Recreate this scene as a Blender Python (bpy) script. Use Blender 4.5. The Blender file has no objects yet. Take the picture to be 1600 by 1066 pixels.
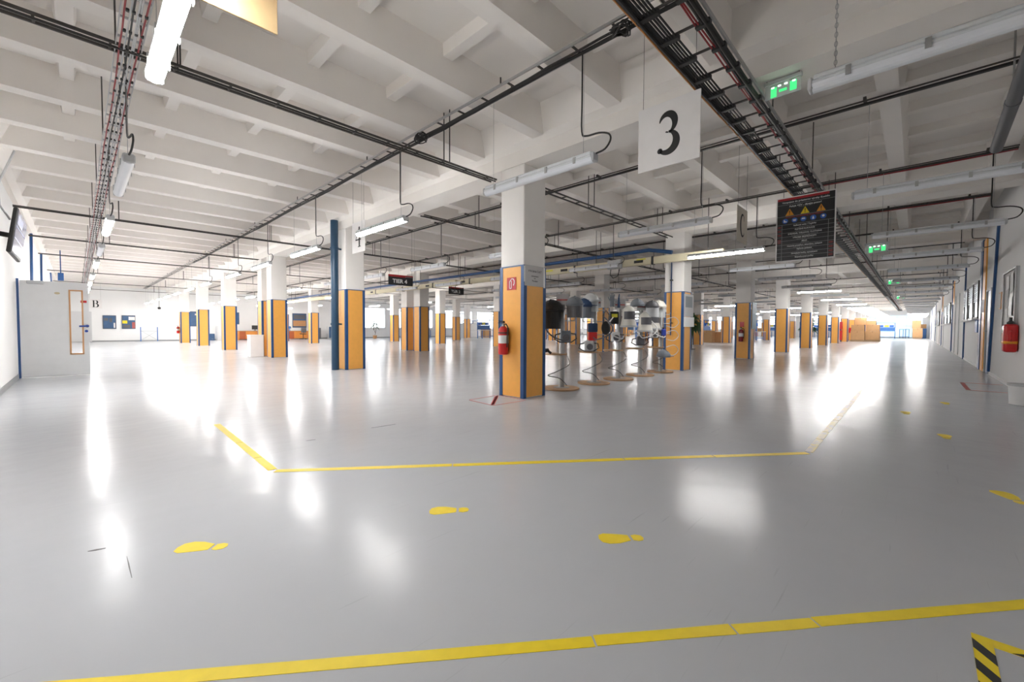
import bpy, bmesh, math, random
from math import pi, sin, cos
from mathutils import Matrix, Vector
rnd = random.Random(7)
S = bpy.context.scene
COL = S.collection

# ------------------------------------------------------------------ camera
CAM = Vector((-4.9046, -4.4864, 1.0698))
YAW, PITCH, ROLL, FPX = 0.7662, 0.0310, 0.0046, 654.12
fw = Vector((cos(YAW)*cos(PITCH), sin(YAW)*cos(PITCH), -sin(PITCH)))
rt = Vector((sin(YAW), -cos(YAW), 0.0))
up = rt.cross(fw)
rt, up = cos(ROLL)*rt + sin(ROLL)*up, -sin(ROLL)*rt + cos(ROLL)*up
cd = bpy.data.cameras.new('camera')
cam = bpy.data.objects.new('camera', cd)
COL.objects.link(cam)
cam.matrix_world = Matrix(((rt.x, up.x, -fw.x, CAM.x), (rt.y, up.y, -fw.y, CAM.y), (rt.z, up.z, -fw.z, CAM.z), (0, 0, 0, 1)))
cd.sensor_fit = 'HORIZONTAL'
cd.sensor_width = 36.0
cd.lens = FPX/1600*36.0
cd.clip_start, cd.clip_end = 0.02, 300
S.camera = cam

# ------------------------------------------------------------------ world, exposure
LAMP = 54.0          # radiance of a lit lamp's diffuser
WIN = 1.2            # daylight through the windows of the far walls
w = bpy.data.worlds.new('world'); S.world = w
w.use_nodes = True
w.node_tree.nodes['Background'].inputs[0].default_value = (0.8, 0.88, 1.0, 1)
w.node_tree.nodes['Background'].inputs[1].default_value = 0.6
S.view_settings.view_transform = 'Standard'
S.view_settings.look = 'None'
S.view_settings.exposure = 1.2
S.view_settings.gamma = 1.0
S.view_settings.use_curve_mapping = False
try:
    S.cycles.use_denoising = True
    S.cycles.max_bounces = 10
    S.cycles.diffuse_bounces = 6
    S.cycles.glossy_bounces = 4
    S.cycles.sample_clamp_indirect = 8.0
    S.cycles.caustics_reflective = False
    S.cycles.caustics_refractive = False
except Exception:
    pass

# ------------------------------------------------------------------ materials
MATS = {}
def nodes_of(name):
    m = bpy.data.materials.new(name); m.use_nodes = True
    nt = m.node_tree
    return m, nt, nt.nodes['Principled BSDF']
def mat(name, col, rough=0.5, metal=0.0, var=0.06, scale=6.0, bump=0.0, emit=None, spec=0.5, trans=0.0, alpha=1.0, coord='Object'):
    if name in MATS: return MATS[name]
    m, nt, b = nodes_of(name)
    N, L = nt.nodes.new, nt.links.new
    tc = N('ShaderNodeTexCoord'); nz = N('ShaderNodeTexNoise')
    nz.inputs['Scale'].default_value = scale; nz.inputs['Detail'].default_value = 4
    L(tc.outputs[coord], nz.inputs['Vector'])
    mx = N('ShaderNodeMix'); mx.data_type = 'RGBA'
    c = Vector(col[:3])
    mx.inputs[6].default_value = (*[max(0, x*(1-var)) for x in c], 1)
    mx.inputs[7].default_value = (*[min(1, x*(1+var)) for x in c], 1)
    L(nz.outputs['Fac'], mx.inputs[0])
    L(mx.outputs[2], b.inputs['Base Color'])
    b.inputs['Roughness'].default_value = rough
    b.inputs['Metallic'].default_value = metal
    b.inputs['Specular IOR Level'].default_value = spec
    b.inputs['Transmission Weight'].default_value = trans
    b.inputs['Alpha'].default_value = alpha
    if bump:
        bp = N('ShaderNodeBump'); bp.inputs['Strength'].default_value = bump; bp.inputs['Distance'].default_value = 0.01
        L(nz.outputs['Fac'], bp.inputs['Height']); L(bp.outputs['Normal'], b.inputs['Normal'])
    if emit:
        b.inputs['Emission Color'].default_value = (*emit[:3], 1)
        b.inputs['Emission Strength'].default_value = emit[3]
    MATS[name] = m
    return m

def floor_mat():
    m, nt, b = nodes_of('epoxy_floor')
    N, L = nt.nodes.new, nt.links.new
    tc = N('ShaderNodeTexCoord')
    def noise(sc, det=4, rough=0.55, vec=None):
        n = N('ShaderNodeTexNoise'); n.inputs['Scale'].default_value = sc; n.inputs['Detail'].default_value = det
        n.inputs['Roughness'].default_value = rough
        L(vec or tc.outputs['Object'], n.inputs['Vector']); return n
    def ramp(src, stops):
        r = N('ShaderNodeValToRGB'); e = r.color_ramp.elements
        e[0].position, e[0].color = stops[0][0], (*[stops[0][1]]*3, 1)
        e[1].position, e[1].color = stops[1][0], (*[stops[1][1]]*3, 1)
        L(src, r.inputs['Fac']); return r
    big = noise(0.55); fine = noise(9, 6, 0.7)
    mx = N('ShaderNodeMix'); mx.data_type = 'RGBA'
    mx.inputs[6].default_value = (0.42, 0.43, 0.455, 1); mx.inputs[7].default_value = (0.50, 0.51, 0.535, 1)
    L(big.outputs['Fac'], mx.inputs[0])
    # thin dark scuffs: stretched noise, thresholded
    prev = mx.outputs[2]
    for ang, sc in ((0.5, (0.9, 26, 1)), (-0.8, (1.2, 34, 1)), (1.4, (0.7, 22, 1))):
        mp = N('ShaderNodeMapping'); mp.inputs['Rotation'].default_value = (0, 0, ang); mp.inputs['Scale'].default_value = sc
        L(tc.outputs['Object'], mp.inputs['Vector'])
        s = noise(1.6, 3, 0.5, mp.outputs['Vector'])
        r = ramp(s.outputs['Fac'], ((0.70, 0.0), (0.78, 0.22)))
        q = N('ShaderNodeMix'); q.data_type = 'RGBA'
        L(r.outputs['Color'], q.inputs[0]); L(prev, q.inputs[6]); q.inputs[7].default_value = (0.16, 0.15, 0.15, 1)
        prev = q.outputs[2]
    sp = ramp(fine.outputs['Fac'], ((0.72, 0.0), (0.78, 0.4)))
    q = N('ShaderNodeMix'); q.data_type = 'RGBA'
    L(sp.outputs['Color'], q.inputs[0]); L(prev, q.inputs[6]); q.inputs[7].default_value = (0.2, 0.19, 0.18, 1)
    L(q.outputs[2], b.inputs['Base Color'])
    rr = N('ShaderNodeMapRange'); rr.inputs['To Min'].default_value = 0.155; rr.inputs['To Max'].default_value = 0.25
    rn = noise(1.3, 5)
    L(rn.outputs['Fac'], rr.inputs['Value']); L(rr.outputs['Result'], b.inputs['Roughness'])
    b.inputs['Specular IOR Level'].default_value = 0.075
    wv = noise(2.6, 2)
    bp = N('ShaderNodeBump'); bp.inputs['Strength'].default_value = 0.20; bp.inputs['Distance'].default_value = 0.03
    L(wv.outputs['Fac'], bp.inputs['Height']); L(bp.outputs['Normal'], b.inputs['Normal'])
    return m

M_FLOOR = floor_mat()
M_CEIL = mat('limewashed_concrete', (0.80, 0.765, 0.725), 0.9, var=0.05, scale=1.7, bump=0.25, spec=0.2)
M_RIB = mat('rib_paint', (0.83, 0.795, 0.755), 0.9, var=0.05, scale=2.5, bump=0.25, spec=0.2)
M_WALL = mat('white_wall_paint', (0.84, 0.84, 0.835), 0.85, var=0.03, scale=1.2, bump=0.08, spec=0.25)
M_SHAFT = mat('pillar_paint', (0.80, 0.775, 0.745), 0.85, var=0.05, scale=3, bump=0.1, spec=0.25)
M_ORANGE = mat('orange_laminate', (0.83, 0.40, 0.08), 0.42, var=0.07, scale=14)
M_BLUE = mat('blue_paint', (0.012, 0.065, 0.20), 0.35, var=0.08)
M_PIPE = mat('blue_pipe_paint', (0.012, 0.05, 0.10), 0.4, var=0.1)
M_BLACK = mat('black_plastic', (0.018, 0.018, 0.018), 0.5)
M_CABLE = mat('black_cable', (0.02, 0.019, 0.018), 0.55)
M_RED = mat('red_paint', (0.55, 0.018, 0.018), 0.3)
M_REDC = mat('red_cable', (0.28, 0.02, 0.025), 0.5)
M_AMBER = mat('amber_cable', (0.5, 0.2, 0.05), 0.55)
M_GALV = mat('galvanised_steel', (0.42, 0.42, 0.42), 0.45, metal=0.7, var=0.12, scale=20)
M_DARKM = mat('dark_steel', (0.06, 0.055, 0.05), 0.5, metal=0.3, var=0.15)
M_GREYP = mat('grey_plastic', (0.50, 0.51, 0.52), 0.5)
M_LAMPB = mat('lamp_housing', (0.62, 0.64, 0.66), 0.5)
M_DIFF = mat('lamp_diffuser', (0.74, 0.76, 0.80), 0.28, spec=0.5)
M_LIT = mat('lit_diffuser', (0.9, 0.9, 0.9), 0.5, emit=(1.0, 0.985, 0.965, LAMP))
M_YEL = mat('yellow_tape', (0.82, 0.62, 0.015), 0.45, var=0.10, scale=18)
def worn_mat():
    m, nt, b = nodes_of('worn_yellow_tape'); N, L = nt.nodes.new, nt.links.new
    tc = N('ShaderNodeTexCoord'); nz = N('ShaderNodeTexNoise'); nz.inputs['Scale'].default_value = 14; nz.inputs['Detail'].default_value = 6; nz.inputs['Roughness'].default_value = .7
    L(tc.outputs['Object'], nz.inputs['Vector'])
    r = N('ShaderNodeValToRGB'); e = r.color_ramp.elements
    e[0].position, e[0].color = .40, (.40, .39, .36, 1); e[1].position, e[1].color = .56, (.60, .47, .05, 1)
    L(nz.outputs['Fac'], r.inputs['Fac']); L(r.outputs['Color'], b.inputs['Base Color']); b.inputs['Roughness'].default_value = .3
    return m
M_YELW = worn_mat()
M_REDT = mat('red_tape', (0.42, 0.10, 0.09), 0.5, var=0.2, scale=20)
M_WHITE = mat('white_plastic', (0.80, 0.80, 0.80), 0.5)
M_SIGN = mat('white_sign_board', (0.80, 0.78, 0.77), 0.6)
M_CREAM = mat('cream_sign_board', (0.50, 0.36, 0.19), 0.6)
M_INK = mat('black_ink', (0.012, 0.012, 0.012), 0.6)
M_BOARD = mat('black_board', (0.012, 0.012, 0.014), 0.45)
M_BUS = mat('ivory_trunking', (0.66, 0.60, 0.42), 0.5)
M_WOOD = mat('beech_board', (0.42, 0.26, 0.145), 0.5, var=0.15, scale=9)
M_CARD = mat('cardboard', (0.52, 0.31, 0.15), 0.8, var=0.1, scale=5)
M_PALLET = mat('pallet_wood', (0.35, 0.24, 0.14), 0.85, var=0.2)
M_BENCH = mat('blue_bench_paint', (0.03, 0.14, 0.42), 0.4)
M_LEAF = mat('leaf_green', (0.045, 0.11, 0.035), 0.45, var=0.35, scale=12)
M_TRUNK = mat('trunk_brown', (0.14, 0.09, 0.05), 0.8)
M_GREYC = mat('pvc_grey', (0.11, 0.11, 0.12), 0.45)
M_DOOR = mat('door_white', (0.66, 0.665, 0.67), 0.5)
M_LOCK = mat('lock_blue', (0.02, 0.06, 0.30), 0.35)
M_JAMB = mat('jamb_wood', (0.55, 0.28, 0.12), 0.5, var=0.15)
M_GLASS = mat('clear_glass', (1, 1, 1), 0.03, trans=1.0, var=0, spec=0.5)
M_SCREEN = mat('tv_screen', (0.16, 0.18, 0.27), 0.12, spec=0.6)
M_DAY = mat('daylit_pane', (0.8, 0.85, 0.9), 0.3, emit=(0.90, 0.95, 1.0, WIN))
M_DAYB = mat('daylit_blue_pane', (0.7, 0.85, 0.95), 0.3, emit=(0.58, 0.85, 1.0, .34))
M_DAYR = mat('office_window_pane', (0.6, 0.65, 0.68), 0.15, emit=(0.85, 0.95, 1.0, 0.35))
M_EXIT = mat('exit_green_light', (0.05, 0.5, 0.15), 0.4, emit=(0.05, 0.75, 0.2, .55))
M_LED = mat('exit_led', (0.8, 1, 0.85), 0.4, emit=(0.6, 1.0, 0.7, 2.5))
M_ACRYL = mat('clear_sheet', (0.75, 0.8, 0.8), 0.1, var=0.02, alpha=0.35)
M_AMBERS = mat('warning_amber', (0.75, 0.30, 0.02), 0.5)
M_MAND = mat('mandatory_blue', (0.03, 0.12, 0.50), 0.5)
M_NAVY = mat('navy_fabric', (0.03, 0.06, 0.13), 0.8)
M_GREYF = mat('grey_fabric', (0.19, 0.21, 0.24), 0.8)
M_HELM = mat('helmet_white', (0.72, 0.70, 0.64), 0.4)
M_HIVIS = mat('hi_vis_yellow', (0.65, 0.60, 0.06), 0.7)
M_DARKR = mat('maroon_red', (0.22, 0.012, 0.018), 0.4)
M_NBLUE = mat('notice_blue', (0.05, 0.11, 0.22), 0.6, var=0.25, scale=4)
M_PAPER = mat('paper_white', (0.78, 0.78, 0.77), 0.7)
M_PAPERG = mat('paper_grey', (0.50, 0.49, 0.49), 0.7)
M_SKIRT = mat('skirting_grey', (0.28, 0.29, 0.30), 0.5)
M_DESK = mat('orange_desk_front', (0.72, 0.27, 0.05), 0.5)

# ------------------------------------------------------------------ mesh helpers
class MB:
    def __init__(s): s.v, s.f, s.sm = [], [], []
    def _add(s, vs, fs, smooth=False):
        o = len(s.v); s.v += [tuple(x) for x in vs]
        s.f += [tuple(i+o for i in f) for f in fs]; s.sm += [smooth]*len(fs)
        return s
    def box(s, x0, x1, y0, y1, z0, z1, M=None):
        vs = [(x, y, z) for z in (z0, z1) for y in (y0, y1) for x in (x0, x1)]
        if M: vs = [M @ Vector(q) for q in vs]
        return s._add(vs, [(0, 2, 3, 1), (4, 5, 7, 6), (0, 1, 5, 4), (2, 6, 7, 3), (0, 4, 6, 2), (1, 3, 7, 5)])
    def cbox(s, x0, x1, y0, y1, z0, z1, b=0.01, seg=1, M=None):
        bm = bmesh.new(); bmesh.ops.create_cube(bm, size=1)
        for q in bm.verts: q.co = Vector((x0+(q.co.x+.5)*(x1-x0), y0+(q.co.y+.5)*(y1-y0), z0+(q.co.z+.5)*(z1-z0)))
        bmesh.ops.bevel(bm, geom=bm.edges[:], offset=b, segments=seg, affect='EDGES', profile=0.5)
        bm.verts.index_update()
        vs = [M @ q.co if M else q.co.copy() for q in bm.verts]
        fs = [tuple(q.index for q in f.verts) for f in bm.faces]
        bm.free()
        return s._add(vs, fs, seg > 1)
    def tube(s, path, r, n=8, caps=True, smooth=True):
        P = [Vector(q) for q in path]; k = len(P)
        R = r if isinstance(r, (list, tuple)) else [r]*k
        vs, fs = [], []
        t0 = (P[1]-P[0]).normalized()
        a = Vector((0, 0, 1)) if abs(t0.z) < .9 else Vector((1, 0, 0))
        u = t0.cross(a).normalized()
        for i in range(k):
            if i == 0: t = P[1]-P[0]
            elif i == k-1: t = P[-1]-P[-2]
            else: t = (P[i+1]-P[i]).normalized() + (P[i]-P[i-1]).normalized()
            t = t.normalized() if t.length > 1e-9 else t0
            u = (u - t*u.dot(t)); u = u.normalized() if u.length > 1e-6 else t.orthogonal().normalized()
            v = t.cross(u)
            for j in range(n):
                an = 2*pi*j/n
                vs.append(P[i] + (u*cos(an)+v*sin(an))*R[i])
        for i in range(k-1):
            for j in range(n):
                j2 = (j+1) % n
                fs.append((i*n+j, i*n+j2, (i+1)*n+j2, (i+1)*n+j))
        if caps: fs += [tuple(reversed(range(n))), tuple((k-1)*n+j for j in range(n))]
        return s._add(vs, fs, smooth)
    def lathe(s, prof, n=20, c=(0, 0, 0), M=None):
        vs, fs = [], []
        for r, z in prof:
            for j in range(n):
                q = Vector((c[0]+r*cos(2*pi*j/n), c[1]+r*sin(2*pi*j/n), c[2]+z))
                vs.append(M @ q if M else q)
        for i in range(len(prof)-1):
            for j in range(n):
                j2 = (j+1) % n
                fs.append((i*n+j, i*n+j2, (i+1)*n+j2, (i+1)*n+j))
        fs += [tuple(reversed(range(n))), tuple((len(prof)-1)*n+j for j in range(n))]
        return s._add(vs, fs, True)
    def prism(s, poly, h0, h1, M=None):      # poly in xy, extruded along z
        n = len(poly)
        vs = [Vector((x, y, h0)) for x, y in poly] + [Vector((x, y, h1)) for x, y in poly]
        if M: vs = [M @ q for q in vs]
        fs = [tuple(reversed(range(n))), tuple(range(n, 2*n))] + [(i, (i+1) % n, n+(i+1) % n, n+i) for i in range(n)]
        return s._add(vs, fs)
    def ribbon(s, pts, h0, h1, M=None):      # pts: (x, y, half width) stroke, thickness along z
        P = [Vector((p[0], p[1])) for p in pts]; k = len(P)
        A, B = [], []
        for i in range(k):
            t = P[min(i+1, k-1)]-P[max(i-1, 0)]; t.normalize(); nrm = Vector((-t.y, t.x))
            A.append(P[i]+nrm*pts[i][2]); B.append(P[i]-nrm*pts[i][2])
        for i in range(k-1):
            s.prism([A[i], A[i+1], B[i+1], B[i]][::-1], h0, h1, M)
        return s
    def sweep(s, prof, y0, y1, axis='y'):   # closed profile (a, z) swept along an axis
        n = len(prof)
        f = (lambda a, t, z: (a, t, z)) if axis == 'y' else (lambda a, t, z: (t, a, z))
        vs = [f(a, y0, z) for a, z in prof] + [f(a, y1, z) for a, z in prof]
        fs = [tuple(range(n)), tuple(reversed(range(n, 2*n)))] + [(i, n+i, n+(i+1) % n, (i+1) % n) for i in range(n)]
        return s._add(vs, fs)
    def sphere(s, c, r, n=14, m=8, sq=(1, 1, 1), half=False):
        prof = []
        for i in range(m+1):
            th = -pi/2 + pi*i/m if not half else pi/2*i/m
            prof.append((max(r*cos(th), 1e-4), r*sin(th)))
        M = Matrix.Translation(c) @ Matrix.Diagonal((*sq, 1))
        return s.lathe(prof, n, M=M)
    def mesh(s, name, m):
        me = bpy.data.meshes.new(name)
        me.from_pydata(s.v, [], s.f)
        me.polygons.foreach_set('use_smooth', s.sm)
        bm = bmesh.new(); bm.from_mesh(me); bmesh.ops.recalc_face_normals(bm, faces=bm.faces); bm.to_mesh(me); bm.free()
        if any(s.sm): me.set_sharp_from_angle(angle=math.radians(40))
        for q in (m if isinstance(m, (list, tuple)) else [m]): me.materials.append(q)
        return me

def link(name, data, parent=None, loc=(0, 0, 0), rot=None):
    o = bpy.data.objects.new(name, data); COL.objects.link(o)
    o.location = loc
    if rot is not None: o.rotation_euler = rot
    if parent: o.parent = parent
    return o
def part(name, mb, m, parent, loc=(0, 0, 0), label=None, rot=None, stuff=False):
    o = link(name, mb.mesh(name, m) if isinstance(mb, MB) else mb, parent, loc, rot)
    if label: o['label'] = label
    if stuff: o['kind'] = 'stuff'
    return o
def tag(o, label, cat, group=None, kind=None):
    o['label'] = label; o['category'] = cat
    if group: o['group'] = group
    if kind: o['kind'] = kind
    return o
def thing(name, label, cat, loc=(0, 0, 0), rot=(0, 0, 0), group=None, kind='thing'):
    o = link(name, None, None, loc, rot)
    o.empty_display_size = 0.1
    return tag(o, label, cat, group, kind)
def single(name, mb, m, label, cat, group=None, loc=(0, 0, 0), rot=None):
    return tag(link(name, mb.mesh(name, m), None, loc, rot), label, cat, group, 'thing')
def struct(name, mb, m, parent=None, kind='structure'):
    o = link(name, mb.mesh(name, m), parent)
    if not parent: o['kind'] = kind
    return o
def copy_tree(o, parent=None):
    c = o.copy(); COL.objects.link(c)
    if parent: c.parent = parent
    for ch in list(o.children): copy_tree(ch, c)
    return c
# orientation of flat signs: local x right, y up, z out of the face
FACE_NX = Matrix(((0, 0, -1), (-1, 0, 0), (0, 1, 0))).to_euler()    # faces -X
FACE_NY = Matrix(((1, 0, 0), (0, 0, -1), (0, 1, 0))).to_euler()     # faces -Y
FACE_PX = Matrix(((0, 0, 1), (1, 0, 0), (0, 1, 0))).to_euler()      # faces +X
FACE_PY = Matrix(((-1, 0, 0), (0, 0, 1), (0, 1, 0))).to_euler()     # faces +Y
def text_mesh(s, size, m, align='CENTER', bold=0.0, sx=1.0):
    cu = bpy.data.curves.new('lettering', 'FONT'); cu.body = s; cu.size = size
    cu.align_x = align; cu.align_y = 'CENTER'; cu.extrude = 0.0006; cu.offset = bold
    cu.resolution_u = 3
    o = bpy.data.objects.new('lettering', cu); COL.objects.link(o)
    dg = bpy.context.evaluated_depsgraph_get(); dg.update()
    me = bpy.data.meshes.new_from_object(o.evaluated_get(dg))
    bpy.data.objects.remove(o); bpy.data.curves.remove(cu)
    if sx != 1.0:
        for v in me.vertices: v.co.x *= sx
    me.materials.clear(); me.materials.append(m)
    return me
ORD = ['first', 'second', 'third', 'fourth', 'fifth', 'sixth', 'seventh', 'eighth', 'ninth', 'tenth', 'eleventh', 'twelfth', 'thirteenth',
       'fourteenth', 'fifteenth', 'sixteenth', 'seventeenth', 'eighteenth', 'nineteenth', 'twentieth', 'twenty-first', 'twenty-second', 'twenty-third', 'twenty-fourth', 'twenty-fifth', 'twenty-sixth']

# ------------------------------------------------------------------ room shell
XL, XR, YF, YB, ZT = -5.75, 70.0, -5.80, 35.75, 4.13
ROWY = [0.0, 6.0, 11.75, 12.82, 18.45, 24.3, 30.0]
ZR = 3.76            # underside of the ribs
ZG = 3.5226          # underside of the girders
struct('floor', MB().box(XL-.3, XR+.3, YF-.3, YB+.3, -.2, 0), M_FLOOR)
struct('wall_left', MB().box(XL-.3, XL, YF-.3, YB+.3, 0, ZT), M_WALL)
wr = struct('wall_right', MB().box(XL, 10.35, YF-.3, YF, 0, ZT).box(10.35, 11.35, YF-.3, YF, 2.1, ZT).box(11.35, XR, YF-.3, YF, 0, ZT), M_WALL)
struct('wall_back', MB().box(XL, XR, YB, YB+.3, 0, ZT), M_WALL)
struct('wall_end', MB().box(XR, XR+.3, YF-.3, YB+.3, 0, ZT), M_WALL)
struct('baseboard_left', MB().box(XL, XL+.015, YF, YB, 0, .09), M_SKIRT)
struct('baseboard_right', MB().box(XL, 10.3, YF, YF+.015, 0, .06).box(11.4, XR, YF, YF+.015, 0, .06), M_WHITE)
struct('baseboard_back', MB().box(XL+.02, XR, YB-.015, YB, 0, .08), M_SKIRT)
ceil = struct('ceiling', MB().box(XL-.3, XR+.3, YF-.3, YB+.3, ZT, ZT+.25), M_CEIL)
# girders along Y with chamfered ledges
gprof = [(-.257, ZG), (.257, ZG), (.257, 3.73), (.36, 3.79), (.5, ZT+.02), (-.5, ZT+.02), (-.36, 3.79), (-.257, 3.73)]
gmesh = MB().sweep(gprof, YF, YB).mesh('girder', M_RIB)
for i in range(-1, 12):
    part('girder', gmesh, None, ceil, (i*6.0, 0, 0))
# ribs along X, nibs between them
rprof = [(-.095, ZR), (.095, ZR), (.15, ZT+.02), (-.15, ZT+.02)]
rib_y = [-5.4+1.2*k for k in range(35)]
rmesh = MB().sweep(rprof, .36, 5.64, 'x').mesh('ceiling_rib', M_RIB)
rest = MB()
for bx in range(-1, 12):
    for k, y in enumerate(rib_y):
        if bx <= 1 or (k < 5 and bx <= 8):
            part('ceiling_rib', rmesh, None, ceil, (bx*6.0, y, 0))
        else:
            rest.sweep([(a+y, z) for a, z in rprof], bx*6+.36, min(bx*6+5.64, XR), 'x')
part('far_ceiling_ribs', rest, M_RIB, ceil, stuff=True)
nprof = [(-.06, 4.01), (.06, 4.01), (.085, ZT+.02), (-.085, ZT+.02)]
nmesh = MB().sweep(nprof, .10, 1.10).mesh('ceiling_nib', M_RIB)
rest = MB()
for bx in range(-1, 12):
    for k, y in enumerate(rib_y[:-1]):
        for q in range(5):
            x = bx*6+1.07+q*.965
            if (bx <= 0 and k < 15) or (bx <= 2 and k < 4):
                part('ceiling_nib', nmesh, None, ceil, (x, y, 0))
            else:
                rest.sweep([(a+x, z) for a, z in nprof], y+.10, y+1.10)
part('far_ceiling_nibs', rest, M_RIB, ceil, stuff=True)

# windows of the far walls (daylight) and of the right wall
def window(name, parts_at, m_pane, face, loc, wd, ht, cols=2, rows=1, mfr=None):
    r = link(name, None, None, loc, face); r['kind'] = 'structure'
    fr = MB(); b = .05
    for x0, x1, y0, y1 in ((-wd/2, wd/2, 0, b), (-wd/2, wd/2, ht-b, ht), (-wd/2, -wd/2+b, b, ht-b), (wd/2-b, wd/2, b, ht-b)): fr.box(x0, x1, y0, y1, 0, .06)
    for c in range(1, cols): fr.box(-wd/2+wd*c/cols-b/2, -wd/2+wd*c/cols+b/2, b, ht-b, 0, .055)
    for c in range(1, rows): fr.box(-wd/2+b, wd/2-b, ht*c/rows-b/2, ht*c/rows+b/2, 0, .05)
    part('window_frame', fr, mfr or M_WHITE, r)
    part('window_sill', MB().box(-wd/2-.04, wd/2+.04, -.04, 0, 0, .16), M_WHITE, r)
    for c in range(cols):
        for q in range(rows):
            part('window_pane', MB().box(-wd/2+wd*c/cols+.02, -wd/2+wd*(c+1)/cols-.02, ht*q/rows+.02, ht*(q+1)/rows-.02, .012, .03), m_pane, r)
    return r
wn = 1
for k in range(9):
    window('window_%d' % wn, None, M_DAY, FACE_NY, (15.0+6*k, YB-.001, 1.0), 5.2, 2.1, 4, 1); wn += 1
for k in range(5):
    window('window_%d' % wn, None, M_DAY, FACE_NX, (XR-.001, 5.0+6*k, 1.0), 5.2, 2.1, 4, 1); wn += 1
window('window_%d' % wn, None, M_DAYB, FACE_NX, (XR-.001, -2.1, 0.1), 6.2, 2.9, 4, 2); wn += 1
for x0, x1 in ((12.8, 13.95), (14.3, 15.75), (16.2, 17.4), (26.0, 28.5), (29.0, 32.0), (40.0, 43.0)):
    r = window('window_%d' % wn, None, M_DAYR, FACE_PY, ((x0+x1)/2, YF+.001, 1.4), x1-x0, 1.08, 1, 1, M_DARKM); wn += 1
    bl = MB()
    for q in range(9): bl.box(-(x1-x0)/2+.06, (x1-x0)/2-.06, .5+.06*q, .53+.06*q, .04, .06)
    part('blind_slats', bl, M_GREYP, r, stuff=True)

# doorway in the right wall: grey lining, blue leaf standing ajar inside
dr = link('door_2', None, None, (10.35, YF, 0)); dr['kind'] = 'structure'
part('door_lining', MB().box(0, .05, -.3, .02, 0, 2.1).box(.95, 1.0, -.3, .02, 0, 2.1).box(.05, .95, -.3, .02, 2.05, 2.1).box(.05, .95, -.31, -.30, 0, 2.05), M_GREYP, dr)
lf = part('door_leaf', MB().cbox(.06, .5, -.03, .02, .01, 2.04, .004), M_BLUE, dr)
part('door_handle', MB().tube([(.42, .02, 1.05), (.42, .07, 1.05), (.30, .07, 1.05)], .011, 8), M_GALV, lf)
# coloured strips on the right wall
trim = 1
def strip(mb, m):
    global trim
    o = struct('trim_%d' % trim, mb, m); trim += 1; return o
strip(MB().box(11.50, 12.05, YF, YF+.03, 0, 3.46), M_ORANGE)
strip(MB().box(12.10, 12.55, YF, YF+.045, 0, 3.50), M_BLUE)
for x, wd in ((17.7, .16), (24.9, .25), (36, .3), (48, .3), (60, .3)):
    strip(MB().box(x, x+wd, YF, YF+.04, 0, 3.5), M_BLUE)
for x, wd in ((24.0, .7), (35.3, .6)):
    strip(MB().box(x, x+wd, YF, YF+.02, 2.3, 3.4), M_ORANGE)
for x in (20.5, 22.8, 33.5, 39, 45, 51):       # grey door strips far along the right wall
    strip(MB().box(x, x+.12, YF, YF+.03, 0, 2.6), M_GREYP)

# ------------------------------------------------------------------ pillars
A = .2574
shaft_me = MB().cbox(-.248, .248, -.248, .248, 0, ZG+.002, .012).mesh('shaft', M_SHAFT)
pan_me = MB().box(-A+.06, A-.06, -A+.004, -.24, .015, 2.0).mesh('cladding_panel', M_ORANGE)
cor_me = MB().prism([(-A, -A), (-A+.066, -A), (-A+.066, -A+.012), (-A+.012, -A+.012), (-A+.012, -A+.066), (-A, -A+.066)], 0, 2.005).mesh('corner_trim', M_BLUE)
top_me = MB().box(-A-.002, A+.002, -A-.002, -A+.014, 2.004, 2.0218).box(-A-.002, A+.002, A-.014, A+.002, 2.004, 2.0218).box(-A-.002, -A+.014, -A, A, 2.004, 2.0218).box(A-.014, A+.002, -A, A, 2.004, 2.0218).mesh('top_trim', M_BLUE)
special = {(0, 0): 'nearest orange-clad white pillar, with red extinguisher sign and paper notice',
           (0, 1): 'orange-clad white pillar right behind the tall dark blue downpipe',
           (1, 0): 'orange-clad white pillar at the far end of the display stands',
           (2, 0): 'orange-clad white pillar with extinguisher and pale blue board, beyond the display stands'}
proto = None
for j, y in enumerate(ROWY):
    for i in range(12):
        lab = special.get((i, j)) or 'orange-clad white pillar, %s along the %s pillar row back from the aisle' % (ORD[i], ORD[j])
        if proto is None:
            proto = thing('pillar', lab, 'pillar', (0, 0, 0), group='orange-clad pillars')
            part('shaft', shaft_me, None, proto)
            for q in range(4):
                part('cladding_panel', pan_me, None, proto, rot=(0, 0, q*pi/2))
                part('corner_trim', cor_me, None, proto, rot=(0, 0, q*pi/2))
            part('top_trim', top_me, None, proto)
            c = proto
        else:
            c = copy_tree(proto); c.location = (i*6.0, y, 0)
        c['label'] = lab
# signs on the nearest pillar
r = thing('fire_extinguisher_sign', 'red square extinguisher sign high on the nearest pillar', 'sign', (-A-.001, 0.0, 1.75), FACE_NX)
part('sign_plate', MB().box(-.095, .095, -.095, .095, 0, .003), mat('sign_red', (0.50, 0.03, 0.04), .5), r)
g = MB()
for p0, p1 in (((-.04, -.07), (-.04, .03)), ((0, -.07), (0, .03)), ((-.04, -.07), (0, -.07)), ((-.04, .03), (-.02, .055)), ((-.02, .055), (0, .03))):
    g.ribbon([(*p0, .006), (*p1, .006)], .003, .0045)
g.ribbon([(-.02, .055, .005), (.01, .075, .006), (.04, .07, .007), (.06, .04, .008), (.058, 0, .008), (.04, -.03, .009)], .003, .0045)
part('extinguisher_pictogram', g, M_PAPER, r)
r = thing('paper_notice', 'grey paper notice in a clear sleeve taped high on the nearest pillar', 'notice', (-.012, -A-.001, 1.865), FACE_NY)
part('sleeve', MB().box(-.235, .225, -.155, .155, 0, .002), M_PAPERG, r)
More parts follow.
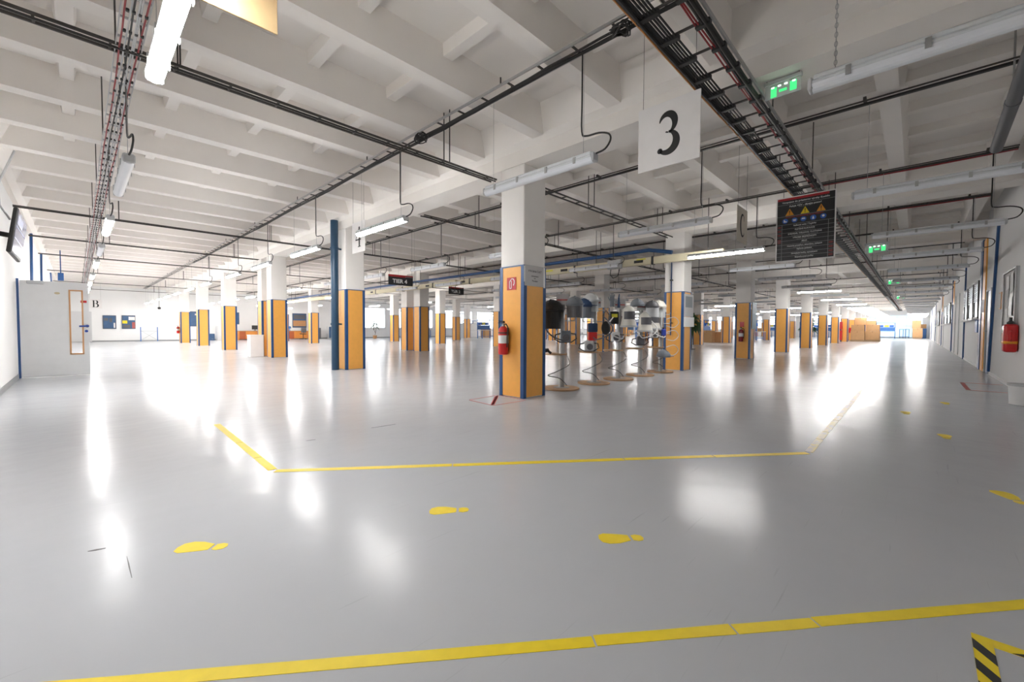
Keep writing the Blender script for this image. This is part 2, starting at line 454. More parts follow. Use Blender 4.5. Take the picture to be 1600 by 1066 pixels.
for t, yy, sz in (('VÝROBNÁ ČASŤ', .07, .042), ('zamestnanci', .0, .034), ('len', -.035, .03), ('Povolaní', -.075, .038)):
    part('printed_line', text_mesh(t, sz, M_INK), None, r, (0, yy, .0026))
part('clear_tape', MB().box(.205, .245, -.165, .15, .002, .003).box(-.25, -.225, -.1, .14, .002, .003), M_WHITE, r)

# ------------------------------------------------------------------ fire extinguishers
def extinguisher(label, loc, rot, dark=False):
    r = thing('fire_extinguisher', label, 'extinguisher', loc, (0, 0, rot), 'fire extinguishers')   # local -y faces out, back at y=0
    m = M_DARKR if dark else M_RED
    part('cylinder', MB().lathe([(.03, 0), (.072, .008), (.078, .03), (.078, .36), (.07, .405), (.04, .435), (.028, .44)], 20, (0, -.09, 0)), m, r)
    part('label_band', MB().lathe([(.079, .18), (.0795, .182), (.0795, .30), (.079, .302)], 20, (0, -.09, 0)), M_PAPER, r)
    part('valve', MB().lathe([(.026, .44), (.026, .465), (.018, .47), (.018, .49)], 12, (0, -.09, 0)), M_GALV, r)
    part('handle', MB().box(-.012, .012, -.20, -.06, .487, .497).box(-.011, .011, -.19, -.07, .512, .524).box(-.011, .011, -.09, -.07, .49, .52), M_BLACK, r)
    part('hose', MB().tube([(.02, -.09, .465), (.07, -.10, .475), (.1, -.10, .43), (.098, -.1, .32), (.094, -.1, .2), (.09, -.1, .12)], .010, 8), M_BLACK, r)
    part('bracket', MB().box(-.03, .03, -.012, 0, .05, .42).lathe([(.082, .33), (.082, .35)], 16, (0, -.09, 0)), M_DARKM, r)
    return r
extinguisher('red fire extinguisher on the left face of the nearest pillar', (-A, .085, .655), -pi/2)
extinguisher('dark red fire extinguisher on the pillar with the pale blue board', (12-A, .02, .62), -pi/2, True)
extinguisher('orange-red extinguisher hung on a pillar near the far left back wall', (-A, 30.05, .62), -pi/2)
single('small_red_sign', MB().box(-.07, .07, -.09, .09, 0, .003), M_RED, 'small red sign above the dark red fire extinguisher', 'sign', None, (12-A-.001, .02, 1.24), FACE_NX)
# red cover on the right wall with yellow band
r = thing('extinguisher_cover', 'red covered extinguisher with yellow band hanging on right wall', 'extinguisher', (6.62, YF, .68))
part('cover', MB().cbox(-.14, .14, .01, .18, 0, .5, .045, 3), M_RED, r)
part('yellow_band', MB().cbox(-.145, .145, .008, .185, .13, .215, .04, 3), M_AMBERS, r)
part('strap', MB().tube([(-.13, .10, .38), (-.2, .11, .36), (-.2, .11, .22), (-.13, .10, .2)], .014, 8), M_RED, r)
part('label_patch', MB().box(-.02, .08, .18, .183, .34, .40), M_PAPER, r)
part('nozzle', MB().lathe([(.05, .5), (.05, .53), (.02, .56), (.02, .62)], 12, (0, .09, 0)), M_BLACK, r)

# ------------------------------------------------------------------ lamps
ZL = 2.645
hous = MB().cbox(-.045, .045, -.73, .73, .035, .075, .012).cbox(-.05, .05, -.735, .735, .015, .04, .008)
hous_me = hous.mesh('housing', M_LAMPB)
dp = [(.045*cos(t), .016-.045*sin(t)) for t in [pi*k/8 for k in range(9)]]
diff = MB().sweep(dp, -.735, .735)
diff_me = diff.mesh('diffuser', M_DIFF); lit_me = diff.mesh('diffuser', M_LIT)
cap_me = [MB().cbox(-.046, .046, y0, y0+.03, -.02, .06, .01).mesh('end_cap', M_GREYP) for y0 in (-.76, .73)]
clip_me = MB().box(-.055, -.05, -.014, .014, -.002, .05).box(.05, .055, -.014, .014, -.002, .05).box(-.055, .055, -.014, .014, .048, .056).mesh('clip', M_GALV)
wire_mes = {}
def wire_mesh(zt):
    if zt not in wire_mes:
        wm = MB()
        for yy in (-.62, .62): wm.tube([(0, yy, .075), (0, yy, zt-ZL)], .0025, 4, smooth=False)
        wire_mes[zt] = wm.mesh('suspension_wire', M_GALV)
    return wire_mes[zt]
def spline(pts, k=5):
    P = [Vector(p) for p in pts]; Q = []
    for i in range(len(P)-1):
        a = P[max(i-1, 0)]; b = P[i]; c = P[i+1]; d = P[min(i+2, len(P)-1)]
        for t in [q/k for q in range(k)]:
            Q.append(.5*((2*b)+(c-a)*t+(2*a-5*b+4*c-d)*t*t+(3*b-a-3*c+d)*t**3))
    Q.append(P[-1]); return Q
drop_me = MB().tube(spline([(0, -.60, ZR-.06-ZL), (0, -.6, .6), (0, -.6, .30), (.01, -.64, .25), (.02, -.78, .24), (.02, -.88, .20), (.02, -.90, .14), (.01, -.85, .07), (0, -.76, .05)], 4), .0085, 6).mesh('supply_cable', M_CABLE)
protos = {}
def lamp(x, y, lit, lab, detail):
    zt = 3.39 if x < -4 else 3.672 if x < 0 else 3.705
    key = (lit, detail, zt)
    if key not in protos:
        r = thing('batten_lamp', lab, 'lamp', (x, y, ZL), group='tubular batten lamps')
        part('housing', hous_me, None, r)
        part('diffuser', lit_me if lit else diff_me, None, r)
        part('suspension_wire', wire_mesh(zt), None, r)
        if detail:
            for q in cap_me: part('end_cap', q, None, r)
            for yy in (-.55, -.2, .2, .55): part('clip', clip_me, None, r, (0, yy, 0))
            part('supply_cable', drop_me, None, r)
        protos[key] = r; return r
    c = copy_tree(protos[key]); c.location = (x, y, ZL); c['label'] = lab
    return c
LX = [-4.53, -1.53, 1.56, 4.57, 7.5, 10.4, 13.7, 16.6, 19.6, 22.9] + [25.9+3*k for k in range(14)]
LY = [-4.66, -1.55, 1.68, 4.85, 7.9, 10.7, 14.6, 18.0, 21.2, 24.4, 27.5, 30.6, 33.6]
nl = 0
for j, y in enumerate(LY):
    for i, x in enumerate(LX):
        if x > 4 and y > 9 and (i+j) % 2: continue           # hidden or a few pixels only
        if x < 1 and y < -4: continue
        if i == 0 and j >= 10: continue
        if j == 0: lit = x > 50
        elif j == 1: lit = (i in (0, 3, 7) or (x > 22 and i % 2 == 1) or x > 36)
        elif i == 0: lit = j in (3, 5, 6, 7, 8, 9)
        elif i == 1: lit = True
        else:
            lit = (y > 13 and ((i*3+j) % 3 == 1 or x < 12)) or (x > 22 and (i+2*j) % 4 == 0)
        if i == 0 and j == 1: y2 = -1.7
        else: y2 = y
        d = (x+4.9)**2+(y+4.5)**2 < 21**2 or (j == 0 and x < 24)
        lamp(x, y2, lit, '%s tubular lamp, %s along the %s lamp row counted from the right-hand wall' % ('glowing' if lit else 'unlit', ORD[i], ORD[j]), d)
        nl += 1
# one lamp nearest the camera at top right of the view (its row starts above the right-hand aisle)
nearlamp = lamp(-1.53, -4.7, False, 'unlit tubular lamp hung on a chain nearest the camera over the right-hand aisle', True)
ch = MB(); z = .075; q = 0
while z < ZT-ZL-.02:
    rot = Matrix.Translation((0, .62, z+.016)) @ Matrix.Rotation(pi/2*(q % 2), 4, 'Z')
    ch.tube([rot @ Vector((.0075*cos(2*pi*t/10), 0, .018*sin(2*pi*t/10))) for t in range(11)], .0022, 4, caps=False); z += .029; q += 1
part('chain', ch, M_GALV, nearlamp)

# ------------------------------------------------------------------ cable trays
def ladder(name, label, axis, a0, a1, c, wd, z, m, pitch, nmax, rail=.02, hgt=.045, hang=True, group=None, mr=None, step=3.0, ztop=None):
    """two side rails along an axis, rungs between them, hangers to the ceiling"""
    r = thing(name, label, 'cable tray', (0, 0, 0), group=group)
    def bx(mb, t0, t1, s0, s1, z0, z1):
        return mb.box(t0, t1, s0, s1, z0, z1) if axis == 'x' else mb.box(s0, s1, t0, t1, z0, z1)
    for s in (-1, 1):
        e = c+s*wd/2
        part('side_rail', bx(MB(), a0, a1, e-rail/2, e+rail/2, z, z+hgt), m, r)
    k = 0; rest = MB(); t = a0+pitch/2
    rm = bx(MB(), -.008, .008, c-wd/2, c+wd/2, z+.002, z+.018).mesh('rung', mr or m)
    while t < a1:
        if k < nmax: part('rung', rm, None, r, (t, 0, 0) if axis == 'x' else (0, t, 0))
        else: bx(rest, t-.012, t+.012, c-wd/2, c+wd/2, z+.002, z+.02)
        k += 1; t += pitch
    if rest.v: part('far_rungs', rest, mr or m, r, stuff=True)
    if hang:
        h = MB(); t = a0+step/2
        while t < a1:
            for s in (-1, 1): bx(h, t-.006, t+.006, c+s*wd/2-.006, c+s*wd/2+.006, z+hgt-.01, ztop or ZT)
            t += step
        part('hangers', h, M_DARKM, r)
    return r
# wide tray over the right-hand aisle
ladder('cable_tray', 'wide ladder cable tray full of black cables above the right-hand aisle', 'x', -5.7, 66, -3.12, .42, 3.40, M_GALV, .36, 120, rail=.014, hgt=.035, step=2.4, mr=M_DARKM)
clampm = MB()
for k in range(110):
    t = -5.52+.36*k
    clampm.box(t-.022, t+.022, -3.085, -2.915, 3.362, 3.40).box(t-.02, t+.02, -3.325, -3.215, 3.364, 3.40)
single('cable_ties', clampm, M_BLACK, 'rows of black cable clamps under the wide aisle tray', 'cable tie')['kind'] = 'stuff'
def cable_run(axis, a0, a1, c, z, r, m, label, group, wob=.012, step=.3, seed=0, n=5):
    q = random.Random(seed); P = []; t = a0; ph = q.random()*6
    while t <= a1+1e-6:
        dy = wob*sin(t*1.7+ph)+q.uniform(-.4, .4)*wob; dz = abs(sin(t*pi/.72))*.35*wob
        P.append((t, c+dy, z+dz) if axis == 'x' else (c+dy, t, z+dz)); t += step if t < 25 else step*6
    return single('power_cable', MB().tube(P, r, n), m, label, 'cable', group)
g1 = 'cables lying in the wide aisle tray'
CB = [(-2.925, .014), (-2.948, .013), (-2.97, .012), (-2.992, .0085), (-3.016, .0085), (-3.042, .0085), (-3.068, .0085), (-3.262, .011), (-3.284, .012), (-3.308, .013), (-2.938, .011), (-3.296, .010)]
for k, (c, r_) in enumerate(CB):
    cable_run('x', -5.7, 60, c, 3.384 if k < 10 else 3.360, r_, M_CABLE, '%s black cable from the amber edge, under the wide ladder tray above the aisle' % ORD[sorted(range(len(CB)), key=lambda q: -CB[q][0]).index(k)], g1, seed=k, wob=.003 if k < 7 else .006)
for k, (c, r_) in enumerate([(-3.222, .007), (-3.238, .007)]):
    cable_run('x', -5.7, 60, c, 3.386, r_, M_REDC, ['inner', 'outer'][k]+' thin red cable clamped under the wide ladder tray above the aisle', 'red cables in the wide aisle tray', seed=30+k, wob=.005)
cable_run('x', -5.7, 60, -2.898, 3.386, .009, M_AMBER, 'amber cable along the edge of the wide ladder tray above the aisle', None, seed=50, wob=.003)
# left tray above the left lamp row
ladder('cable_tray', 'narrow mesh cable tray with grey and red cables above the left lamp row', 'y', -5.7, 35, -4.56, .16, 3.38, M_GREYP, .30, 120, rail=.006, hgt=.03, step=2.4)
for k in range(6):
    cable_run('y', -5.7, 34, -4.615+.022*k, 3.372, .0065, M_GREYP if k in (1, 3, 4) else (M_REDC if k in (0, 5) else M_CABLE), '%s thin cable from the left wall in the mesh tray above the left lamp row' % ORD[k], 'cables in the left mesh tray', wob=.006, seed=70+k)
tie = MB()
for k in range(90):
    y = -3.0+.30*k
    for q in range(4): tie.cbox(-4.615+.035*q, -4.595+.035*q, y-.015, y+.015, 3.360, 3.38, .004)
single('cable_ties', tie, M_BLACK, 'rows of small black cable ties along the left mesh tray', 'cable tie')['kind'] = 'stuff'
# middle tray along Y under the ribs
ladder('cable_tray', 'galvanised channel tray running past the nearest pillar under the ribs', 'y', -5.7, 34, -1.60, .17, 3.675, M_GALV, .42, 90, rail=.018, hgt=.025, step=3.0, mr=M_DARKM, ztop=ZR+.01)
for k in range(3):
    cable_run('y', -5.7, 17, -1.53-.028*k, 3.668, .012, M_CABLE, '%s black cable from the nearest pillar in the galvanised channel tray' % ORD[k], 'cables in the galvanised channel tray', seed=90+k)
for (cx, cy, cz), lab in (((-1.62, -2.62, 3.63), 'tangled black cable coil on the channel tray near the wide aisle tray'), ((-1.62, .42, 3.635), 'small black cable coil on the channel tray where the cross tray passes')):
    q = random.Random(int(cy*100)); mb = MB()
    for k in range(7):
        rr_ = q.uniform(.045, .075); t_ = Matrix.Translation((cx+q.uniform(-.02, .02), cy+q.uniform(-.04, .04), cz)) @ Matrix.Rotation(q.uniform(-.5, .5), 4, 'X') @ Matrix.Rotation(q.uniform(-.5, .5), 4, 'Y')
        mb.tube([t_ @ Vector((rr_*cos(2*pi*a/12), 1.5*rr_*sin(2*pi*a/12), .02*sin(4*pi*a/12))) for a in range(13)], .007, 5, caps=False)
    single('cable_coil', mb, M_CABLE, lab, 'cable')
# cross trays along X
for n, (y, x0, x1, lab) in enumerate([(.36, XL+.03, -.3, 'dark ladder tray crossing from left wall to the nearest pillar'),
                                      (8.15, XL+.03, 40, 'dark ladder tray crossing from left wall behind the second pillar row'),
                                      (15.8, XL+.03, 50, 'dark ladder tray crossing behind the paired pillar rows'),
                                      (11.95, XL+.03, -.5, 'dark ladder tray crossing the left bay at the paired pillars'),
                                      (.06, .5, 5.6, 'dark ladder tray above the display stands behind the nearest pillar'),
                                      (2.92, .1, 60, 'dark ladder tray crossing the hall behind the nearest pillar row'),
                                      (21.5, XL+.03, 60, 'dark ladder tray crossing between the fifth and sixth pillar rows'),
                                      (27.5, XL+.03, 60, 'dark ladder tray crossing just before the last pillar row'),
                                      (32.8, XL+.03, 60, 'dark ladder tray crossing close to the back wall')]):
    ladder('cable_tray', lab, 'x', x0, x1, y, .13, 3.38, M_DARKM, .42, 60, rail=.018, hgt=.022, step=3.0)
    if n in (0, 1, 5):
        single('power_cable', MB().tube([(x0, y-.035, 3.37), ((x0+x1)/2, y-.045, 3.366), (x1, y-.04, 3.37)], .011, 5), M_CABLE, 'black cable lying in the ' + lab.replace('dark ladder tray ', 'tray '), 'cable')
# slim cable runs along Y above the lamp rows
for i, x in enumerate(LX[2:24]):
    y1 = 34
    r = thing('cable_run', 'slim black cable run under the ribs, %s from the nearest pillar' % ORD[i], 'cable run', (x, 0, 0))
    part('run', MB().box(-.02, .02, -5.5, y1, 3.70, 3.725), M_DARKM if i % 3 else M_CABLE, r)
    part('rail', MB().box(-.085, -.07, -5.5, y1, 3.715, 3.73), M_DARKM, r)
    cl = MB()
    for k in range(13): cl.box(-.095, .03, -5.2+1.2*k-.015, -5.2+1.2*k+.015, 3.725, ZR+.005)
    part('clamps', cl, M_DARKM, r)
    if i in (1, 2): part('red_cable', MB().tube([(.03, -5.5, 3.70), (.03, -4.6, 3.69), (.03, -3.2, 3.70)], .012, 6), M_REDC, r, label='dark red cable under the black run')

# ivory busbar trunking and blue pipe in front of the stands' last pillar
r = thing('busbar_trunking', 'ivory busbar trunking with dark joints hung across the hall behind the stands', 'trunking', (5.22, 0, 0))
part('casing', MB().cbox(-.05, .05, -1.35, 33, 2.70, 2.88, .008), M_BUS, r)
for k, y in enumerate([.32, 2.7, 5.1, 7.4, 9.7, 12, 14.4, 17]):
    part('joint', MB().cbox(-.062, .062, y-.03, y+.03, 2.685, 2.895, .005).cbox(-.058, -.05, y+.25, y+.50, 2.76, 2.83, .003), M_BLACK, r, label='dark joint')
for k, y in enumerate([1.35, 4.35, 8.3]):
    b = part('tap_off_box', MB().cbox(-.16, -.05, y-.2, y+.2, 2.66, 2.90, .01), M_GREYP if k == 0 else M_BUS, r)
    part('cable_loop', MB().tube([(-.1, y+.12, 2.66), (-.1, y+.14, 2.52), (-.1, y+.05, 2.42), (-.1, y-.08, 2.46), (-.1, y-.13, 2.6), (-.1, y-.14, 2.66)], .012, 6), M_BLACK, b)
part('yellow_label', MB().box(-.053, -.05, .5, .75, 2.83, 2.86).box(-.053, -.05, 3.5, 3.8, 2.80, 2.85), M_HIVIS, r)
h = MB()
for y in range(-1, 33, 3): h.box(-.006, .006, y-.006, y+.006, 2.87, ZT)
part('hangers', h, M_DARKM, r)
r = thing('air_pipe', 'dark blue compressed air pipe running above the ivory trunking', 'pipe', (5.45, 0, 0))
part('pipe', MB().tube([(.1, -.02, 3.0), (.08, .25, 3.06), (0, .55, 3.11), (0, 2, 3.1), (0, 33, 3.02)], .05, 10), M_BLUE, r)
h = MB()
for y in range(2, 33, 3): h.box(-.006, .006, y-.006, y+.006, 3.1, ZT)
part('hangers', h, M_DARKM, r)
r = thing('air_pipe', 'slim dark blue pipe coming down beside the last display stand', 'pipe', (5.70, .05, 0))
part('pipe', MB().tube([(0, 0, 2.95), (0, 0, 0.9)], .018, 8), M_NAVY, r)
part('clamp', MB().box(-.03, .045, -.03, .03, 1.2, 1.23).box(-.03, .045, -.03, .03, 2.3, 2.33), M_DARKM, r)

# downpipe at the second pillar
r = thing('downpipe', 'tall dark blue downpipe standing in front of the second pillar', 'pipe', (-.42, 5.98, 0))
part('pipe', MB().lathe([(.09, 0), (.09, 3.72)], 18), M_PIPE, r)
for z in (3.0, 1.12): part('pipe_clamp', MB().lathe([(.1, z), (.105, z+.005), (.105, z+.05), (.1, z+.055)], 18).box(-.02, .17, -.02, .02, z+.01, z+.045), M_PIPE, r)

# grey pipes at the right
for k, (p0, p1, rr_, lab) in enumerate([((.35, -5.12, 3.40), (2.62, -5.12, 3.20), .055, 'longer grey plastic pipe under the ceiling by the right wall'),
                                        ((.35, -5.36, 3.40), (2.45, -5.36, 3.24), .055, 'shorter grey plastic pipe under the ceiling by the right wall')]):
    r = thing('ceiling_pipe', lab, 'pipe', (0, 0, 0), group='grey pipes by the right wall')
    part('pipe', MB().tube([p0, p1], rr_, 14), M_GREYC, r)
    m_ = (Vector(p0)+Vector(p1))/2; d_ = (Vector(p1)-Vector(p0)).normalized()*.03
    part('collar', MB().tube([m_-d_, m_+d_], rr_*1.08, 14), M_GREYC, r)
    part('hanger', MB().tube([m_, (m_.x, m_.y, ZT)], .008, 6), M_GALV, r)

# leaning blue strips on the walls
for p0, p1, rr_, lab in [((9.2, YF+.045, 3.37), (10.0, YF+.045, .1), .027, 'leaning blue bar on right wall before the doorway'),
                         ((XL+.06, 12.25, 3.48), (XL+.06, 11.9, 1.6), .032, 'blue bar high on left wall nearest the door'),
                         ((XL+.06, 16.7, 3.48), (XL+.06, 16.3, 1.8), .032, 'blue bar high on left wall, second beyond the door'),
                         ((XL+.06, 24.0, 3.48), (XL+.06, 26.4, 2.2), .032, 'slanting blue bar high on left wall, farthest beyond the door')]:
    single('wall_bar', MB().tube([p0, p1], rr_, 6, smooth=False), M_BLUE, lab, 'bar', 'blue bars on the walls')

# ------------------------------------------------------------------ hanging signs
def arc(cx, cy, rx, ry, a0, a1, w0, w1, n=14, wmid=None):
    out = []
    for k in range(n+1):
        t = k/n; a = math.radians(a0+(a1-a0)*t)
        wq = w0+(w1-w0)*t if wmid is None else w0+(wmid-w0)*sin(pi*t) if t < .5 else w1+(wmid-w1)*sin(pi*t)
        out.append((cx+rx*cos(a), cy+ry*sin(a), wq))
    return out
def glyph(ch, h):
    g = MB(); s = h; z0, z1 = .0025, .004
    def R(pts): g.ribbon([(x*s, y*s, q*s) for x, y, q in pts], z0, z1)
    def dot(x, y, r): g.prism([(s*(x+r*cos(2*pi*k/14)), s*(y+r*sin(2*pi*k/14))) for k in range(14)], z0, z1)
    if ch == '3':
        R(arc(-.02, .24, .20, .24, 165, -75, .012, .02, 20, .085))
        R([(.02, .015, .012), (-.03, .035, .02), (-.06, .04, .01)])
        R(arc(-.03, -.21, .25, .26, 78, -130, .02, .035, 22, .095))
        dot(-.20, -.40, .068)
    elif ch == 'C':
        R(arc(.05, 0, .30, .48, 50, 310, .012, .014, 28, .075))
        R([(.245, .22, .016), (.245, .42, .016)]); R([(.245, -.42, .012), (.245, -.3, .012)])
    elif ch == '4':
        R([(-.28, -.12, .02), (.10, .48, .022)]); R([(-.30, -.13, .03), (.26, -.13, .03)]); R([(.10, .5, .07), (.10, -.5, .07)]); R([(-.04, -.48, .02), (.24, -.48, .02)])
    elif ch == 'B':
        R([(-.16, .5, .075), (-.16, -.5, .075)]); R([(-.32, .485, .016), (.06, .485, .016)]); R([(-.32, -.485, .016), (.08, -.485, .016)]); R([(-.1, .03, .014), (.08, .03, .014)])
        R(arc(.04, .25, .2, .235, 90, -90, .014, .014, 14, .08)); R(arc(.06, -.23, .24, .255, 90, -90, .014, .014, 14, .085))
    return g
def hung_sign(label, loc, face, size, ch, m, ztop, gh=.34):
    r = thing('hanging_sign', label, 'sign', loc, face)
    w_, h_ = size
    part('board', MB().cbox(-w_/2, w_/2, -h_/2, h_/2, -.006, .0025, .002), m, r)
    if ch: part('printed_character', glyph(ch, gh*1.06), M_INK, r)
    wr_ = MB()
    for s in (-1, 1): wr_.tube([(s*w_*.42, h_/2-.01, 0), (s*w_*.42, ztop-loc[2], 0)], .0022, 4, smooth=False)
    part('wire', wr_, M_DARKM, r)
    return r
hung_sign('large white hanging sign with a black numeral three', (-1.15, -2.825, 2.845), FACE_NX, (.575, .585), '3', M_SIGN, ZT)
hung_sign('white hanging sign with a black numeral four, behind a glowing lamp', (-1.15, 3.20, 2.79), FACE_NX, (.52, .58), '4', M_SIGN, ZT, .36)
hung_sign('cream hanging sign with a black letter C, seen almost edge-on', (3.06, -2.30, 2.85), FACE_NY, (.58, .60), 'C', mat('ivory_sign_board', (.68, .63, .54), .6), ZT, .36)
hung_sign('tan hanging sign board cut off by the top of the view', (-4.46, -2.12, 2.84), FACE_NY, (.58, .58), None, M_CREAM, ZT)
hung_sign('far white hanging sign with a black letter B above the open door', (-4.05, 33.9, 2.52), FACE_NY, (.62, .60), 'B', M_SIGN, ZT, .42)
for n, x, y, z in (('4', 1.46, 6.0, 2.40), ('2', 5.83, 9.0, 2.57)):
    r = thing('tier_sign', 'black and red hanging sign reading TIER %s' % ({'4': 'four, the nearer and larger one', '2': 'two, the smaller one farther back'}[n]), 'sign', (x, y, z), (pi/2, 0, 0))
    part('board', MB().cbox(-.39, .39, -.145, .145, -.006, .003, .002), M_BOARD, r)
    part('red_band', MB().box(-.39, .16, .085, .145, .003, .0042).box(.16, .39, .12, .145, .003, .0042), mat('sign_band_red', (.36, .01, .015), .5), r)
    part('white_rule', MB().box(.14, .37, .098, .108, .0042, .005), mat('sign_rule', (.5, .35, .33), .6), r)
    part('lettering', text_mesh('TIER '+n, .15, M_PAPER, bold=.005, sx=1.12), None, r, (-.03, -.035, .004))
    wr_ = MB()
    for s in (-1, 1): wr_.tube([(s*.36, .14, 0), (s*.36, ZT-z, 0)], .003, 4, smooth=False)
    part('wire', wr_, M_DARKM, r)

# black safety information board under the wide tray
BW, BH = .80, 1.055
r = thing('safety_board', 'black safety information board hanging under the wide cable tray', 'board', (3.25, -3.165, 2.715), FACE_NX)
part('frame', MB().cbox(-BW/2, BW/2, -BH/2, BH/2, -.02, 0, .004), M_SIGN, r)
part('panel', MB().box(-BW/2+.018, BW/2-.018, -BH/2+.018, BH/2-.018, 0, .003), M_BOARD, r)
part('red_band', MB().box(-BW/2+.018, BW/2-.09, BH/2-.055, BH/2-.018, .003, .0042), mat('board_red', (.45, .015, .025), .5), r)
T = BH/2
rules = MB()
for y in (.125, .315, .45, .52, .585, .65, .715, .78, .845, .91, .97): rules.box(-BW/2+.018, BW/2-.018, T-y-.0022, T-y+.0022, .003, .004)
rules.box(-BW/2+.085, -BW/2+.09, -T+.02, T-.45, .003, .0041).box(BW/2-.095, BW/2-.09, -T+.02, T-.45, .003, .0041)
part('ruled_lines', rules, mat('rule_grey', (.32, .32, .32), .6), r)
txt = [('Vstupujete do priestorov výroby SLeddie', .088, .038), ('Pohyb VZV - dávajte pozor!', .16, .038), ('Reflexná vesta / Topánky', .478, .030), ('PLETENÉ RUKAVICE', .545, .030),
       ('EYEWEAR, WELDING, CLOTHING', .61, .030), ('VÝROBA BEZPEČNOSTI', .675, .030), ('SKLO', .74, .030), ('Nosenie prsteňov, náramkov, retiazok', .805, .030), ('Fajčenie zakázané', .862, .028),
       ('Zariadenie kvality, zamestnanci', .93, .028), ('Bezpečnostné značky', .992, .028)]
for t, y, sz in txt: part('lettering', text_mesh(t, sz, M_PAPER, bold=.0006), None, r, (0, T-y, .0042))
sub = MB()
for y, wd in ((.122, .3), (.184, .17), (.505, .16), (.572, .25), (.637, .36), (.70, .22), (.762, .1), (.828, .3), (.888, .22), (.953, .24), (1.015, .12)):
    x = -wd/2
    while x < wd/2:
        q = rnd.uniform(.008, .03); sub.box(x, x+q, T-y-.004, T-y+.004, .003, .0042); x += q+.006
part('small_print', sub, mat('print_grey', (.2, .2, .2), .6), r, stuff=True)
for x in (-.21, 0, .21):
    y = .255; c = M_AMBERS if x else M_YEL
    tr = part('warning_triangle', MB().prism([(x-.06, T-y-.05), (x+.06, T-y-.05), (x, T-y+.06)], .003, .0045), c, r)
    part('exclamation_mark', MB().box(x-.006, x+.006, T-y-.012, T-y+.032, .0045, .0055).box(x-.006, x+.006, T-y-.034, T-y-.022, .0045, .0055), M_INK, tr)
part('red_lettering', text_mesh('POVINNÉ OCHRANNÉ PROSTRIEDKY', .03, mat('board_red', (.45, .015, .025), .5)), None, r, (-.01, T-.335, .0042))
for k, x in enumerate((-.27, -.14, -.02, .11, .24)):
    y = .39
    d = part('mandatory_disc', MB().prism([(x+.04*cos(2*pi*q/20), T-y+.04*sin(2*pi*q/20)) for q in range(20)], .003, .0045), M_MAND, r)
    g = MB()
    if k == 0: g.prism([(x-.02, T-y-.02), (x+.024, T-y-.02), (x+.024, T-y-.006), (x-.002, T-y), (x-.004, T-y+.02), (x-.02, T-y+.02)], .0045, .0055)
    elif k == 1: g.box(x-.024, x+.024, T-y+.002, T-y+.012, .0045, .0055).box(x-.02, x+.02, T-y-.014, T-y-.004, .0045, .0055)
    elif k == 2: g.prism([(x-.026, T-y-.004), (x+.026, T-y-.004), (x+.018, T-y+.016), (x-.018, T-y+.016)], .0045, .0055)
    elif k == 3: g.box(x-.012, x+.012, T-y-.024, T-y+.004, .0045, .0055).box(x-.006, x+.006, T-y+.006, T-y+.02, .0045, .0055)
    else: g.prism([(x+.018*cos(2*pi*q/10), T-y+.005+.018*sin(2*pi*q/10)) for q in range(10)], .0045, .0055)
    part('pictogram', g, M_PAPER, d)
redc = MB()
for y in (.485, .55, .615, .70, .735): redc.box(-BW/2+.03, -BW/2+.075, T-y-.014, T-y+.014, .003, .0042)
for y in (.81, .875, .94, 1.0): redc.box(BW/2-.082, BW/2-.03, T-y-.014, T-y+.014, .003, .0042)
part('red_cells', redc, mat('cell_red', (.22, .05, .05), .6), r)
part('wire', MB().tube([(-.3, T-.02, -.01), (-.3, 3.40-2.715, -.01)], .004, 5).tube([(.3, T-.02, -.01), (.3, 3.40-2.715, -.01)], .004, 5), M_DARKM, r)

# green exit signs
def exit_sign(label, loc, s=1.0, zt=ZG):
    r = thing('exit_sign', label, 'sign', loc, FACE_NX)
    part('bracket', MB().cbox(-.16*s, .16*s, .05*s, .085*s, -.02, .02, .004), M_GREYP, r)
    part('clear_panel', MB().box(-.15*s, .15*s, -.085*s, .05*s, -.003, .003), M_ACRYL, r)
    part('green_pictogram', MB().box(-.10*s, -.05*s, -.075*s, .02*s, .003, .0045).box(-.03*s, .035*s, -.04*s, -.015*s, .003, .0045).box(.06*s, .115*s, -.06*s, .03*s, .003, .0045), M_EXIT, r)
    part('led_spot', MB().box(-.095*s, -.07*s, .012*s, .024*s, .0045, .0055).box(-.04*s, -.015*s, .016*s, .028*s, .0045, .0055).box(.015*s, .04*s, .018*s, .03*s, .0045, .0055).box(.08*s, .105*s, .02*s, .032*s, .0045, .0055), M_LED, r)
    part('suspension_wire', MB().box(-.14*s, -.13*s, .08*s, zt-loc[2], -.004, .004).box(.13*s, .14*s, .08*s, zt-loc[2], -.004, .004), M_DARKM, r)
exit_sign('green lit exit sign nearest the camera, beside the wide cable tray', (-.10, -3.50, 3.425), 1.0, ZG+.01)
exit_sign('green lit exit sign, second along the right-hand aisle', (9.4, -3.72, 3.18), 1.5, ZT+.01)
exit_sign('green lit exit sign, third along the right-hand aisle', (20.0, -3.75, 3.2), 1.6, ZT+.01)
exit_sign('green lit exit sign, farthest along the right-hand aisle', (32.0, -3.75, 3.2), 1.6, ZT+.01)

